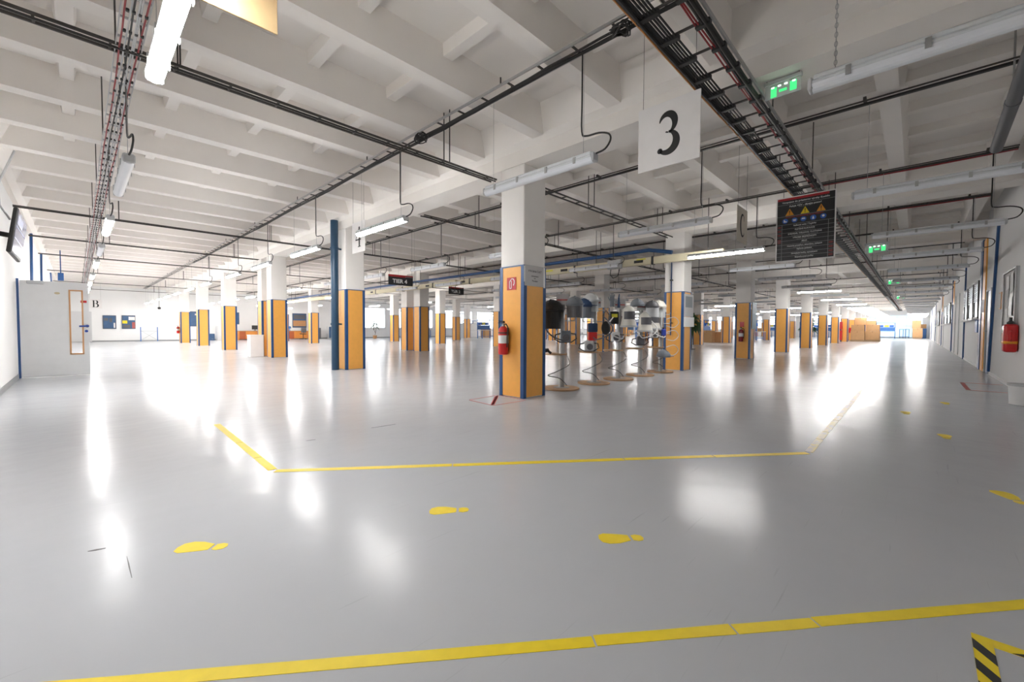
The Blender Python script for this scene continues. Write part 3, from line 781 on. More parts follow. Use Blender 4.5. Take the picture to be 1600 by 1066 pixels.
# ------------------------------------------------------------------ floor tape, footprints
TZ = .0015
def tape_strip(pts0, pts1, name='tape_piece', cuts=(), m=M_YEL, root=None, wd=.026):
    a, b = Vector(pts0), Vector(pts1); d = (b-a); L_ = d.length; d.normalize(); n_ = Vector((-d.y, d.x))
    ts = [0]+list(cuts)+[1]
    for k in range(len(ts)-1):
        p = a+d*(L_*ts[k]+(.004 if k else 0)); q = a+d*(L_*ts[k+1]-.004)
        o = n_*rnd.uniform(-.003, .003)
        mb = MB(); N_ = max(3, int((q-p).length/.15)); E0, E1 = [], []
        for i in range(N_+1):
            t = p.lerp(q, i/N_)+o
            E0.append(t+n_*(wd+rnd.uniform(-.0012, .0012))); E1.append(t-n_*(wd+rnd.uniform(-.0012, .0012)))
        for i in range(N_): mb.prism([E0[i], E1[i], E1[i+1], E0[i+1]], 0, TZ)
        part(name, mb, m, root)
r = thing('floor_tape', 'long yellow floor tape line closest to the camera, cracked near its middle', 'tape'); tape_strip((-5.2, -2.49), (-1.9, -5.2), cuts=(.455, .575, .65), root=r, wd=.025)
r = thing('floor_tape', 'yellow floor tape line running diagonally in front of the nearest pillar', 'tape'); tape_strip((-3.905, -1.09), (-.54, -3.843), cuts=(.3, .62, .8), root=r, wd=.03)
r = thing('floor_tape', 'short yellow floor tape line on the left, pointing down the left bay', 'tape'); tape_strip((-3.86, 1.0), (-3.905, -1.05), cuts=(.5, .8), root=r, wd=.03)
r = thing('floor_tape', 'worn yellow floor tape line on the right, running along the aisle', 'tape'); tape_strip((-.50, -3.845), (5.4, -3.83), cuts=(.1, .17, .3, .36, .52, .6, .78), root=r, wd=.03, m=M_YELW)
r = thing('red_floor_mark', 'thin red tape triangle with cross bar on floor beside the nearest pillar', 'tape')
for p, q in (((-.95, -.30), (-.30, .26)), ((-.26, .24), (-.31, -.36)), ((-.36, -.36), (-.95, -.32)), ((-.88, .25), (-.32, .27)), ((-.9, .23), (-.94, -.28))): tape_strip(p, q, m=M_REDT, root=r, wd=.012)
tape_strip((-.35, .22), (-.92, -.28), m=M_RED, root=r, wd=.03)
r = thing('red_floor_mark', 'thin red tape outline on floor along the right wall', 'tape')
for p, q in (((6.1, -5.2), (7.6, -5.2)), ((6.1, -5.22), (6.1, -5.75)), ((7.6, -5.22), (7.6, -5.75))): tape_strip(p, q, m=M_REDT, root=r, wd=.03)
def footprint(x, y, ang, label, ln=.235, flip=1):
    r = thing('footprint_sticker', label, 'sticker', (x, y, 0), (0, 0, ang), 'yellow footprints on the floor')
    sole = [(-.115, .0), (-.105, .028), (-.07, .042), (-.02, .040), (.03, .026), (.045, .022), (.045, -.020), (.02, -.026), (-.03, -.034), (-.08, -.040), (-.108, -.028)]
    heel = [(.06, .020), (.085, .027), (.11, .022), (.12, .004), (.112, -.016), (.085, -.024), (.06, -.018)]
    k = ln/.235
    part('sole', MB().prism([(a*k, b*k*flip*1.3) for a, b in sole], 0, TZ), M_YEL, r)
    part('heel', MB().prism([(a*k, b*k*flip*1.3) for a, b in heel], 0, TZ), M_YEL, r)
for p, q, lab, fl in [((-4.58, -1.95), (-4.43, -2.09), 'yellow footprint sticker nearest the left front', 1), ((-3.502, -2.47), (-3.329, -2.622), 'yellow footprint sticker below the middle of the diagonal tape', 1),
                   ((-3.085, -3.352), (-2.915, -3.507), 'worn yellow footprint sticker just right of the middle', -1), ((-.67, -4.90), (-.89, -5.0), 'yellow footprint sticker cut off at the right edge', 1),
                   ((1.24, -4.72), (1.01, -4.74), 'yellow footprint sticker on the aisle, nearest beyond the cut-off one', 1), ((2.60, -4.42), (2.37, -4.44), 'yellow footprint sticker on the aisle, left of the farthest one', -1),
                   ((3.98, -4.82), (3.75, -4.84), 'yellow footprint sticker on the aisle, farthest from the camera', 1)]:
    p, q = Vector(p), Vector(q); d = q-p; c = (p+q)/2
    footprint(c.x, c.y, math.atan2(d.y, d.x), lab, max(d.length, .23), fl)
# black and yellow hazard tape corner
r = thing('hazard_tape', 'black and yellow striped hazard tape corner on floor at lower right', 'tape')
def hazard(o, d, n_, L_, wd, t0):
    o, d, n_ = Vector(o), Vector(d).normalized(), Vector(n_).normalized()
    part('tape_strip', MB().prism([tuple(o), tuple(o+n_*wd), tuple(o+n_*wd+d*L_), tuple(o+d*L_)][::1], 0, TZ), M_YEL, r)
    t = t0; sh = .07
    while t < L_-.15:
        p = [o+d*t, o+n_*wd+d*(t+sh), o+n_*wd+d*(t+sh+.06), o+d*(t+.06)]
        part('black_stripe', MB().prism([tuple(x) for x in p], TZ, TZ*1.6), M_BLACK, r); t += .125
hazard((-2.732, -4.655), (-1, .012), (0, -1), .7, .05, .035)
hazard((-2.782, -4.705), (.03, -1), (1, 0), .6, .05, .04)

# scuff marks that are shapes of their own
for p, q, lab in [((-4.889, -1.683), (-4.829, -1.703), 'short dark scuff mark on floor at the far left front'), ((-4.764, -1.874), (-4.763, -2.111), 'thin dark scratch on floor at the left front'),
                  ((-3.431, -.383), (-3.35, -.401), 'small dark scuff on floor beyond the diagonal tape'), ((-2.755, -.346), (-2.48, -.37), 'long dark scuff on floor beyond the diagonal tape')]:
    p, q = Vector(p), Vector(q); d = (q-p).normalized(); n_ = Vector((-d.y, d.x))*.008
    if 'scratch' in lab: n_ *= .3
    single('scuff_mark', MB().prism([tuple(p-n_*.3), tuple(p.lerp(q, .5)-n_), tuple(q-n_*.4), tuple(q+n_*.5), tuple(p.lerp(q, .4)+n_), tuple(p+n_*.3)], 0, .0012), mat('scuff_dark', (.1, .1, .1), .5), lab, 'scuff')

# ------------------------------------------------------------------ left door, television
r = link('door_1', None, None, (-5.70, 8.6, 0)); r['kind'] = 'structure'
lf = part('door_leaf', MB().box(0, .70, -.02, .02, .012, 2.0).box(.70, .885, -.02, .02, .012, .46).box(.70, .885, -.02, .02, 1.84, 2.0).box(.885, .985, -.02, .02, .012, 2.0), M_DOOR, r)
fr = MB()
for a in ((.685, .71, .46, 1.84), (.875, .90, .46, 1.84), (.685, .90, .455, .48), (.685, .90, 1.82, 1.845)): fr.box(a[0], a[1], -.028, .028, a[2], a[3])
part('pane_frame', fr, M_JAMB, r)
part('pane', MB().box(.705, .88, -.003, .003, .475, 1.825), M_GLASS, r)
part('door_handle', MB().tube([(.955, -.02, 1.07), (.955, -.065, 1.07), (.945, -.07, 1.07), (.83, -.07, 1.065)], .018, 8).lathe([(.03, -.003), (.03, .003)], 14, M=Matrix.Translation((.955, -.026, 1.07)) @ Matrix.Rotation(pi/2, 4, 'X')), M_LOCK, r)
part('lock_cover', MB().lathe([(.028, -.004), (.028, .004)], 14, M=Matrix.Translation((.94, -.025, .96)) @ Matrix.Rotation(pi/2, 4, 'X')), M_LOCK, r)
part('red_door_sign', MB().box(.86, .955, -.024, -.02, 1.575, 1.625), M_RED, r)
part('door_plaque', MB().lathe([(.035, -.003), (.035, .003)], 16, M=Matrix.Translation((.52, -.023, 1.76)) @ Matrix.Rotation(pi/2, 4, 'X') @ Matrix.Diagonal((1.2, .7, 1, 1))), mat('brass', (.5, .42, .28), .4, metal=.5), r)
part('door_closer', MB().cbox(.10, .34, -.07, -.02, 1.93, 2.0, .01), M_GREYP, r)
part('hinge_post', MB().box(-.04, -.005, -.03, .03, 0, 2.03), M_BLUE, r)
part('kick_seal', MB().box(.02, .98, -.024, -.02, .012, .03), M_GREYP, r)
r = thing('television', 'wall television on a bracket tilted down from the left wall', 'television', (-5.43, 4.48, 2.295), (0, 0.13, 0))
part('cabinet', MB().cbox(-.045, 0, -.64, .64, -.29, .29, .01), M_BLACK, r)
part('screen', MB().box(0, .004, -.615, .615, -.255, .27), M_SCREEN, r, label='bluish grey screen')
part('screen_bars', MB().box(.004, .0052, -.60, .60, .06, .075).box(.004, .0052, -.60, .60, -.09, -.075).box(.004, .0052, -.55, .1, .1, .22), mat('screen_pale', (.35, .38, .5), .2), r)
part('wall_bracket', MB().box(-.24, -.04, -.03, .03, -.03, .03).box(-.28, -.24, -.12, .12, -.2, .1), M_BLACK, r)
part('cable', MB().tube([(-.1, -.1, .2), (-.2, -.2, .35), (-.24, -.25, .6), (-.15, -.25, 1.1)], .012, 6), M_GREYP, r)
single('wall_socket', MB().cbox(XL, XL+.02, 3.3, 3.42, 1.75, 1.95, .005), M_GREYP, 'small grey switch on left wall below the television', 'switch')
single('blue_wall_box', MB().cbox(-5.35, -5.2, 17.9, 18.0, 2.72, 3.0, .01).box(-5.29, -5.26, 17.94, 17.96, 3.0, ZT+.01), M_BLUE, 'small dark blue sign box hanging beyond the open door', 'sign')

# notice board, frames, bin on the right wall
r = thing('notice_board', 'glazed notice board with crumpled grey sheets on right wall', 'board', (7.45, YF, .82))
part('frame', MB().box(-.75, .75, 0, .02, 0, 1.4), M_GREYP, r)
part('backing', MB().box(-.72, .72, .02, .024, .03, 1.37), M_PAPERG, r)
for k in range(14):
    a, b = rnd.uniform(-.70, .35), rnd.uniform(.05, 1.0)
    m_ = Matrix.Translation((a+.17, .03+.0012*k, b+.15)) @ Matrix.Rotation(rnd.uniform(-.25, .25), 4, 'Y')
    part('pinned_sheet', MB().box(-.17, .17, -.0005, .0008, -.16, .18, m_), (M_PAPER, M_PAPER, M_PAPERG, M_WHITE)[k % 4], r)
part('border', MB().box(-.75, .75, .02, .05, 0, .03).box(-.75, .75, .02, .05, 1.37, 1.4).box(-.75, -.72, .02, .05, .03, 1.37).box(.72, .75, .02, .05, .03, 1.37), M_GALV, r)
r = thing('picture_frame', 'small brown framed sheet on right wall beside the leaning blue bar', 'frame', (8.78, YF, 1.52))
part('frame', MB().box(-.14, .14, 0, .025, 0, .36), M_JAMB, r)
part('sheet', MB().box(-.11, .11, .025, .028, .03, .33), M_PAPER, r)
r = thing('paper_notice', 'white paper sheet taped on the orange strip by the doorway', 'notice', (11.8, YF+.03, 1.55), FACE_PY)
part('sheet', MB().box(-.32, .28, 0, .32, 0, .003), M_PAPER, r)
single('blue_wall_box', MB().cbox(12.7, 13.3, YF, YF+.06, 1.0, 1.36, .01), M_BENCH, 'blue box on right wall beneath the nearest window', 'box')
r = thing('waste_bin', 'white plastic bin at right wall, cut off by the edge of the view', 'bin', (4.46, -5.62, 0))
part('body', MB().lathe([(.12, 0), (.13, .01), (.145, .27), (.15, .28), (.15, .3), (.14, .3), (.12, .02)], 20), M_WHITE, r)
part('rim', MB().lathe([(.15, .275), (.156, .28), (.156, .3), (.15, .305)], 20), M_GREYP, r)
# boards on pillar (1,0) and (2,0)
r = thing('information_board', 'pale plastic pocket board on the last display-stand pillar', 'board', (6.08, -A-.001, 1.12), FACE_NY)
part('back_plate', MB().box(-.32, .28, .26, .84, 0, .01), M_PAPERG, r)
part('printed_sheet', MB().box(-.25, .20, .5, .78, .01, .013), mat('sheet_grey', (.22, .24, .25), .6), r)
part('pocket', MB().cbox(-.33, .28, 0, .25, 0, .035, .006), M_PAPER, r)
r = thing('information_board', 'pale blue board on the pillar with the dark red extinguisher', 'board', (12.12, -A-.001, 1.08), FACE_NY)
part('board_plate', MB().box(-.22, .32, 0, .95, 0, .012), mat('pale_blue', (.32, .50, .62), .5), r)
part('sheet', MB().box(-.18, .24, .55, .88, .012, .015), mat('pale_sheet', (.5, .62, .70), .5), r)

# ------------------------------------------------------------------ display stands with safety gear
STX = [(1.0, -.02), (2.03, -.02), (2.96, -.02), (4.0, .02), (5.05, .02)]
side = ['first', 'second', 'third', 'fourth', 'fifth']
lathed = {'base': MB().lathe([(.30, 0), (.31, .005), (.31, .025), (.305, .03), (.03, .03)], 36).mesh('base', M_WOOD),
          'post': MB().lathe([(.05, .03), (.05, 1.62), (.045, 1.63)], 16).mesh('post', M_GALV),
          'shelf': MB().lathe([(.20, .60), (.205, .602), (.205, .622), (.2, .625)], 30, (-.1, .08, 0)).mesh('shelf', M_WOOD),
          'card': MB().box(-.11, .11, -.062, -.058, 1.48, 1.66).mesh('label_card', M_PAPERG),
          'bar': MB().box(-.10, .10, -.066, -.062, 1.55, 1.575).mesh('card_stripe', M_REDT),
          'plate': MB().lathe([(.14, .03), (.14, .036)], 20).mesh('foot_plate', M_GALV)}
ROT45 = -pi/4
for k, (x, y) in enumerate(STX):
    r = thing('display_stand', '%s display stand from the nearest pillar, grey post on round wooden base' % side[k], 'stand', (x, y, 0), (0, 0, ROT45), 'display stands for safety gear')
    for n, mm in (('base', lathed['base']), ('post', lathed['post']), ('shelf', lathed['shelf']), ('label_card', lathed['card']), ('foot_plate', lathed['plate'])):
        part(n, mm, None, r)
    part('card_stripe', lathed['bar'], None, r)
    hk = MB()
    for z in (.95, 1.2, 1.42): hk.tube([(-.22, 0, z), (.22, 0, z)], .008, 6).tube([(.22, 0, z), (.23, 0, z+.05)], .008, 6).tube([(-.22, 0, z), (-.23, 0, z+.05)], .008, 6)
    part('cross_arm', hk, M_GALV, r)
def at(k, u, v, z):       # u to the right as seen from the aisle corner, v towards the camera
    x, y = STX[k]; return (x+u*cos(ROT45)-(-v)*sin(ROT45), y+u*sin(ROT45)+(-v)*cos(ROT45), z)
def helmet(k, u, z, label, m, mv, visor=True, s=1.0, v=.1):
    s *= 1.15
    r = thing('safety_helmet', label, 'helmet', at(k, u, v, z), (0, 0, ROT45+rnd.uniform(-.5, .5)))
    part('shell', MB().sphere((0, 0, 0), .13*s, 18, 7, (1, 1.2, .95), half=True).lathe([(.128*s, -.03), (.133*s, 0)], 18, M=Matrix.Diagonal((1, 1.2, 1, 1))), m, r)
    part('brim', MB().prism([(.13*s*cos(t), -.15*s-.06*s*sin(t)) for t in [pi*q/8 for q in range(9)]], -.005, .006), m, r)
    part('comb', MB().tube([(0, -.12*s, .075*s), (0, -.05*s, .12*s), (0, .05*s, .12*s), (0, .12*s, .07*s)], .014, 6), m, r)
    if visor:
        vs = MB(); n = 10; P0 = [(.125*s*cos(a), -.13*s*sin(a)-.02) for a in [pi*(.08+.84*q/n) for q in range(n+1)]]
        for q in range(n):
            (x0, y0), (x1, y1) = P0[q], P0[q+1]
            vs.prism([(x0, y0), (x1, y1), (x1*.97, y1*.97), (x0*.97, y0*.97)], -.2*s, .0)
        part('face_shield', vs, mv, r)
    return r
helmet(0, -.19, 1.37, 'large black welding hood on the first display stand', M_BLACK, M_BLACK, s=1.35)
helmet(0, .20, 1.48, 'grey bump cap high on the right of the first display stand', M_GREYF, M_GREYC, s=1.0)
helmet(1, -.20, 1.50, 'blue-grey helmet on the left arm of the second display stand', M_NAVY, M_GREYF, s=1.05)
helmet(1, -.10, 1.60, 'grey hard hat on top of the second display stand', M_GREYP, M_ACRYL, s=.95)
helmet(3, -.12, 1.60, 'grey hard hat on top of the fourth display stand', M_GREYF, M_ACRYL, False)
helmet(3, .22, 1.56, 'dark half-face helmet on the right of the fourth display stand', M_GREYC, M_GREYP)
helmet(4, -.10, 1.60, 'cream white hard hat with face shield on the fifth display stand', M_HELM, M_ACRYL, s=1.15)
helmet(4, -.02, .42, 'dark grey helmet lying low on the fifth display stand', M_GREYF, M_BLACK, False, v=.25)
def blower(k, u, z, label, m, v=.12):
    r = thing('air_blower', label, 'respirator', at(k, u, v, z), (0, 0, ROT45))
    part('body', MB().cbox(-.09, .09, -.045, .045, -.1, .1, .03, 3), m, r)
    part('filter_cap', MB().lathe([(.06, 0), (.06, .02), (.045, .03)], 16, M=Matrix.Translation((0, -.045, -.02)) @ Matrix.Rotation(pi/2, 4, 'X')), M_GREYC, r)
    part('belt', MB().tube([(-.09, .02, .05), (-.17, .03, .03), (-.19, .03, -.05), (-.1, .02, -.1), (.1, .02, -.1), (.19, .03, -.04), (.17, .03, .04), (.09, .02, .05)], .012, 6), M_BLACK, r)
for k, u, z, lab, m in [(0, .05, .93, 'grey respirator blower hanging on the first display stand', M_GREYF), (1, -.12, .74, 'pale respirator blower standing on the second stand shelf', M_GREYP), (2, -.1, .9, 'pale respirator blower hanging on the third display stand', M_WHITE),
                        (3, -.04, .8, 'dark respirator blower on the fourth display stand shelf', M_GREYC), (4, -.2, .95, 'white respirator blower on the fifth display stand', M_WHITE)]:
    blower(k, u, z, lab, m)
def hose(pts, label, m=M_GREYP, r_=.013):
    P = [Vector(p) for p in pts]; Q = []
    for i in range(len(P)-1):
        a = P[max(i-1, 0)]; b = P[i]; c = P[i+1]; d = P[min(i+2, len(P)-1)]
        for t in [q/5 for q in range(5)]:
            Q.append(.5*((2*b)+(c-a)*t+(2*a-5*b+4*c-d)*t*t+(3*b-a-3*c+d)*t**3))
    Q.append(P[-1])
    return single('breathing_hose', MB().tube(Q, r_, 7), m, label, 'hose', 'hoses on the display stands')
for k in range(5):
    s_ = 1 if k % 2 == 0 else -1
    hose([at(k, -.15*s_, .1, 1.30), at(k, -.3*s_, .2, 1.1), at(k, -.22*s_, .25, .95), at(k, 0, .2, .86), at(k, .06*s_, .15, .92)], 'curving breathing hose on the upper part of the %s display stand' % side[k], M_WHITE if k > 1 else M_GREYC)
    hose([at(k, .08, .1, .58), at(k, .10, .2, .45), at(k, -.15, .32, .33), at(k, -.26, .2, .26), at(k, -.05, .12, .2), at(k, .08, .1, .08)], 'thin dark hose looping down the post of the %s display stand' % side[k], M_GREYC, .008)
for q, z in enumerate((1.30, .98, .62)):
    hose([at(4, .1, .1, z), at(4, .3, .1, z+.05), at(4, .42, .05, z-.08), at(4, .30, .05, z-.2), at(4, .1, .08, z-.16)], ['top', 'middle', 'lowest'][q]+' pale hose coil on the right of the fifth display stand', M_GREYP, .008)
def hood(k, u, z, label, v=.1):
    r = thing('respirator_hood', label, 'hood', at(k, u, v, z), (0, 0, ROT45))
    part('hood_shell', MB().lathe([(.17, -.22), (.15, -.12), (.125, -.02), (.13, .08), (.11, .16), (.06, .21), (.01, .225)], 18, M=Matrix.Diagonal((1, 1.1, 1, 1))), M_HELM, r)
    vs = MB(); n = 8; P0 = [(.14*cos(a), -.155*sin(a)) for a in [pi*(.18+.64*q/n) for q in range(n+1)]]
    for q in range(n):
        (x0, y0), (x1, y1) = P0[q], P0[q+1]
        vs.prism([(x0, y0), (x1, y1), (x1*.96, y1*.96), (x0*.96, y0*.96)], -.06, .1)
    part('visor', vs, M_GREYC, r)
    part('neck_band', MB().lathe([(.172, -.225), (.176, -.22), (.174, -.19), (.166, -.185)], 18, M=Matrix.Diagonal((1, 1.1, 1, 1))), M_GREYP, r)
hood(2, .17, 1.32, 'cream respirator hood on the right arm of the third display stand')
hood(3, .06, 1.22, 'cream respirator hood in the middle of the fourth display stand', .12)
hood(4, -.22, 1.27, 'cream respirator hood on the left arm of the fifth display stand')
# gloves on hand forms: palm, four fingers, thumb
def glove(k, u, z, label, m, rz):
    r = thing('work_glove', label, 'glove', at(k, u, .08, z), (0, 0, ROT45+rz))
    part('cuff', MB().lathe([(.045, 0), (.05, .01), (.045, .10), (.04, .12)], 14, M=Matrix.Diagonal((1, .6, 1, 1))), m, r)
    part('palm', MB().cbox(-.048, .048, -.018, .018, .11, .21, .014, 2), m, r)
    for i, (x, ln) in enumerate(((-.038, .065), (-.013, .085), (.012, .08), (.036, .06))):
        part('finger', MB().tube([(x, 0, .195), (x*1.15, -.003, .20+ln*.5), (x*1.3, -.010, .20+ln)], [.0125, .0115, .009], 8), m, r)
    part('thumb', MB().tube([(-.04, 0, .135), (-.07, -.006, .165), (-.088, -.01, .20)], [.015, .013, .010], 8), m, r)
glove(2, -.17, 1.52, 'blue-grey work glove standing fingers up on the third display stand', M_GREYF, 0)
glove(2, -.03, 1.50, 'dark navy work glove turned sideways on the third display stand', M_NAVY, 1.2)
r = thing('tool_pouch', 'black and red pouch hanging on the second display stand', 'pouch', at(1, -.06, .12, 1.0), (0, 0, ROT45))
part('pouch_body', MB().cbox(-.085, .085, -.05, .05, -.16, .0, .02, 2), M_RED, r)
part('pouch_top', MB().cbox(-.09, .09, -.055, .055, .0, .17, .02, 2), M_NAVY, r)
r = thing('safety_vest', 'black vest with yellow reflective patch hanging on the third display stand', 'vest', at(2, -.12, .07, 1.28), (0, 0, ROT45))
part('vest_body', MB().cbox(-.09, .09, -.03, .03, -.12, .14, .02, 2), M_BLACK, r)
part('reflective_patch', MB().box(-.06, .06, -.036, -.03, .02, .09), M_HIVIS, r)
r = thing('shoulder_bag', 'black round bag hanging on the right of the second display stand', 'bag', at(1, .2, .1, 1.08), (0, 0, ROT45))
part('bag_body', MB().sphere((0, 0, 0), .11, 16, 10, (.8, .5, 1.2)), M_BLACK, r)
part('bag_strap', MB().tube([(-.05, 0, .1), (-.06, 0, .25), (0, 0, .33), (.06, 0, .25), (.05, 0, .1)], .01, 6), M_BLACK, r)
r = thing('filter_canister', 'bright blue canister on the fifth display stand', 'canister', at(4, .02, .14, .98), (0, 0, 0))
part('can_body', MB().lathe([(.05, -.08), (.06, -.07), (.06, .06), (.03, .09)], 14), mat('can_blue', (.02, .05, .35), .4), r)
part('can_cap', MB().lathe([(.03, .09), (.03, .12)], 12), M_BLACK, r)
r = thing('filter_canister', 'blue and white canister on the third display stand', 'canister', at(2, .22, .1, 1.12), (0, 0, 0))
part('can_body', MB().lathe([(.05, -.08), (.055, -.07), (.055, .06), (.03, .09)], 14), mat('can_pale', (.25, .4, .62), .4), r)
part('can_cap', MB().lathe([(.03, .09), (.03, .12)], 12), M_WHITE, r)
r = thing('drying_blower', 'black hand blower lying on the first display stand shelf', 'tool', at(0, -.32, .12, .655), (0, 0, ROT45))
part('barrel', MB().tube([(-.10, 0, -.02), (-.02, 0, .02), (.08, 0, .04)], [.045, .04, .03], 10), M_BLACK, r)
part('grip', MB().tube([(.06, 0, .03), (.12, 0, -.02)], .022, 8), M_BLACK, r)

# ------------------------------------------------------------------ hall contents
def cabinet(name, label, loc, w_, d_, h_, m, drawers=0, cat='cabinet', mf=None):
    r = thing(name, label, cat, loc)
    part('body', MB().cbox(0, w_, 0, d_, 0, h_, .008), m, r)
    for k in range(drawers):
        z0 = .05+(h_-.08)*k/drawers
        f = part('drawer', MB().cbox(.03, w_-.03, -.018, 0, z0, z0+(h_-.08)/drawers-.015, .004), mf or m, r)
        part('handle', MB().box(w_/2-.06, w_/2+.06, -.035, -.018, z0+.06, z0+.075), M_GALV, f)
    return r
r = thing('white_box_unit', 'low white box unit standing left of the paired pillars', 'cabinet', (-.66, 12.55, 0))
part('body', MB().cbox(0, .42, -.12, .30, 0, .76, .006), M_WHITE, r)
part('top_panel', MB().cbox(-.01, .43, -.13, .31, .76, .785, .004), M_PAPER, r)
cabinet('drawer_cabinet', 'white drawer cabinet against the back wall between the first pillars', (2.75, 35.0, 0), .66, .6, 1.12, M_WHITE, 6)
cabinet('waste_container', 'dark blue waste container beside the white drawer cabinet', (2.25, 34.9, 0), .3, .4, .52, M_NBLUE, 1, 'container')
cabinet('white_machine', 'white water cooler at the back wall beyond the orange desks', (11.45, 35.1, 0), .4, .4, 1.15, M_WHITE, 1, 'water cooler', M_NBLUE)
def chair(label, loc, rz):
    r = thing('office_chair', label, 'chair', loc, (0, 0, rz), 'office chairs at the back')
    part('seat', MB().cbox(-.23, .23, -.22, .22, .44, .51, .03, 2), M_BLACK, r)
    part('backrest', MB().cbox(-.21, .21, .20, .26, .58, 1.02, .025, 2), M_GREYC, r)
    part('back_strut', MB().tube([(0, .15, .46), (0, .26, .5), (0, .26, .7)], .02, 6), M_BLACK, r)
    part('gas_post', MB().lathe([(.03, .1), (.03, .45)], 10), M_BLACK, r)
    for k in range(5):
        a = 2*pi*k/5
        part('star_foot', MB().tube([(0, 0, .1), (.27*cos(a), .27*sin(a), .07), (.28*cos(a), .28*sin(a), .0)], .022, 6), M_BLACK, r)
def desk(label, loc, w_):
    r = thing('office_desk', label, 'desk', loc, group='orange desks at the back wall')
    part('desktop', MB().cbox(0, w_, 0, .75, .71, .74, .004), M_WOOD, r)
    part('front_panel', MB().box(.03, w_-.03, .03, .05, .08, .71), M_DESK, r)
    for x in (.02, w_-.05): part('side_panel', MB().box(x, x+.03, .04, .72, 0, .71), M_DESK, r)
    part('drawer_block', MB().cbox(.06, .48, -.01, .5, .06, .68, .005), mat('desk_brown', (.42, .10, .03), .5), r)
desk('orange desk at back wall seen left of the paired pillars', (4.1, 34.6, 0), 2.4)
desk('orange desk at back wall seen right of the paired pillars', (7.7, 34.4, 0), 2.2)
chair('black office chair before the left orange desk', (5.6, 34.2, 0), 2.6)
chair('grey-backed office chair before the right orange desk', (8.75, 33.9, 0), 3.0)
def monitor(label, loc, rz=0):
    r = thing('computer_monitor', label, 'monitor', loc, (0, 0, rz))
    part('screen_panel', MB().cbox(-.26, .26, -.015, .02, .12, .45, .008), M_BLACK, r)
    part('stand', MB().box(-.02, .02, -.01, .02, .02, .14).cbox(-.1, .1, -.07, .08, 0, .02, .005), M_BLACK, r)
monitor('black monitor on the left orange desk', (5.35, 35.0, .74), .3)
monitor('second black monitor on the left orange desk, nearer the pillar', (6.0, 35.05, .74), -.3)
r = thing('desk_lamp', 'blue desk device on the right orange desk', 'lamp', (8.0, 34.9, .74))
part('base', MB().lathe([(.1, 0), (.1, .02), (.02, .03)], 14), M_BENCH, r)
part('head', MB().lathe([(.02, .03), (.03, .2), (.12, .22), (.07, .38), (.01, .4)], 14), M_BENCH, r)
cabinet('filing_cabinet', 'grey cabinet at the end of the right orange desk', (10.0, 34.6, 0), .55, .6, 1.0, M_GREYC, 3)
# things on the back wall
def wallboard(label, x0, x1, z0, z1, sheets):
    r = thing('notice_board', label, 'board', ((x0+x1)/2, YB-.002, z0))
    w_ = x1-x0; h_ = z1-z0
    part('back_plate', MB().cbox(-w_/2, w_/2, -.03, 0, 0, h_, .004), M_NBLUE, r)
    part('edge', MB().box(-w_/2, w_/2, -.04, -.03, 0, .03).box(-w_/2, w_/2, -.04, -.03, h_-.03, h_).box(-w_/2, -w_/2+.03, -.04, -.03, 0, h_).box(w_/2-.03, w_/2, -.04, -.03, 0, h_), M_GREYC, r)
    for (a, b, c, d, m) in sheets: part('sheet', MB().box(-w_/2+a*w_, -w_/2+b*w_, -.034, -.03, c*h_, d*h_), m, r)
wallboard('dark blue notice board on back wall, nearest the open door', -3.67, -2.99, .88, 1.82, [(.80, .92, .08, .45, M_PAPER), (.1, .4, .6, .8, M_GREYC), (.5, .7, .5, .8, M_GREYC)])
wallboard('dark blue notice board with yellow and white sheets on back wall', -2.71, -1.99, .88, 1.84, [(.5, .97, .65, .9, M_PAPER), (.05, .4, .4, .62, M_YEL), (.75, .97, .05, .5, M_REDT), (.1, .6, .08, .3, M_GREYC)])
wallboard('blue notice board on back wall between the last two left pillars', 1.0, 1.75, 1.08, 2.24, [(.6, .95, .75, .85, M_PAPER)])
wallboard('narrow blue notice board on back wall above the left orange desk', 3.7, 4.4, 1.27, 2.25, [(.2, .6, .1, .5, M_REDT)])
wallboard('grey and brown display on back wall above the right orange desk', 8.5, 9.7, 1.02, 2.3, [(.05, .95, .1, .5, M_JAMB), (.1, .9, .6, .9, M_GREYC)])
r = thing('transport_rack', 'low rack with blue posts and grey cross braces at the back wall', 'rack', (-1.3, 35.3, 0))
for x in (-.48, .44): part('post', MB().box(x, x+.05, -.02, .02, 0, 1.02), M_BENCH, r)
part('cross_brace', MB().tube([(-.43, 0, .08), (.44, 0, .75)], .012, 6).tube([(.44, 0, .08), (-.43, 0, .75)], .012, 6), M_GREYP, r)
part('rail', MB().box(-.43, .44, -.01, .01, .04, .08).box(-.43, .44, -.01, .01, .72, .75), M_GREYP, r)
r = thing('alarm_beacon', 'small dark beacon on a rod hanging near the back wall', 'beacon', (-.95, 33.0, 2.25))
part('rod', MB().tube([(0, 0, .15), (0, 0, ZR-2.25)], .012, 6), M_DARKM, r)
part('beacon_body', MB().lathe([(.06, 0), (.09, .05), (.09, .12), (.03, .16)], 12), M_BLACK, r)
o = struct('door_3', MB().box(-5.2, -4.2, YB-.04, YB-.002, .02, 2.05).box(-4.32, -4.28, YB-.08, YB-.04, 1.0, 1.1), M_DOOR)

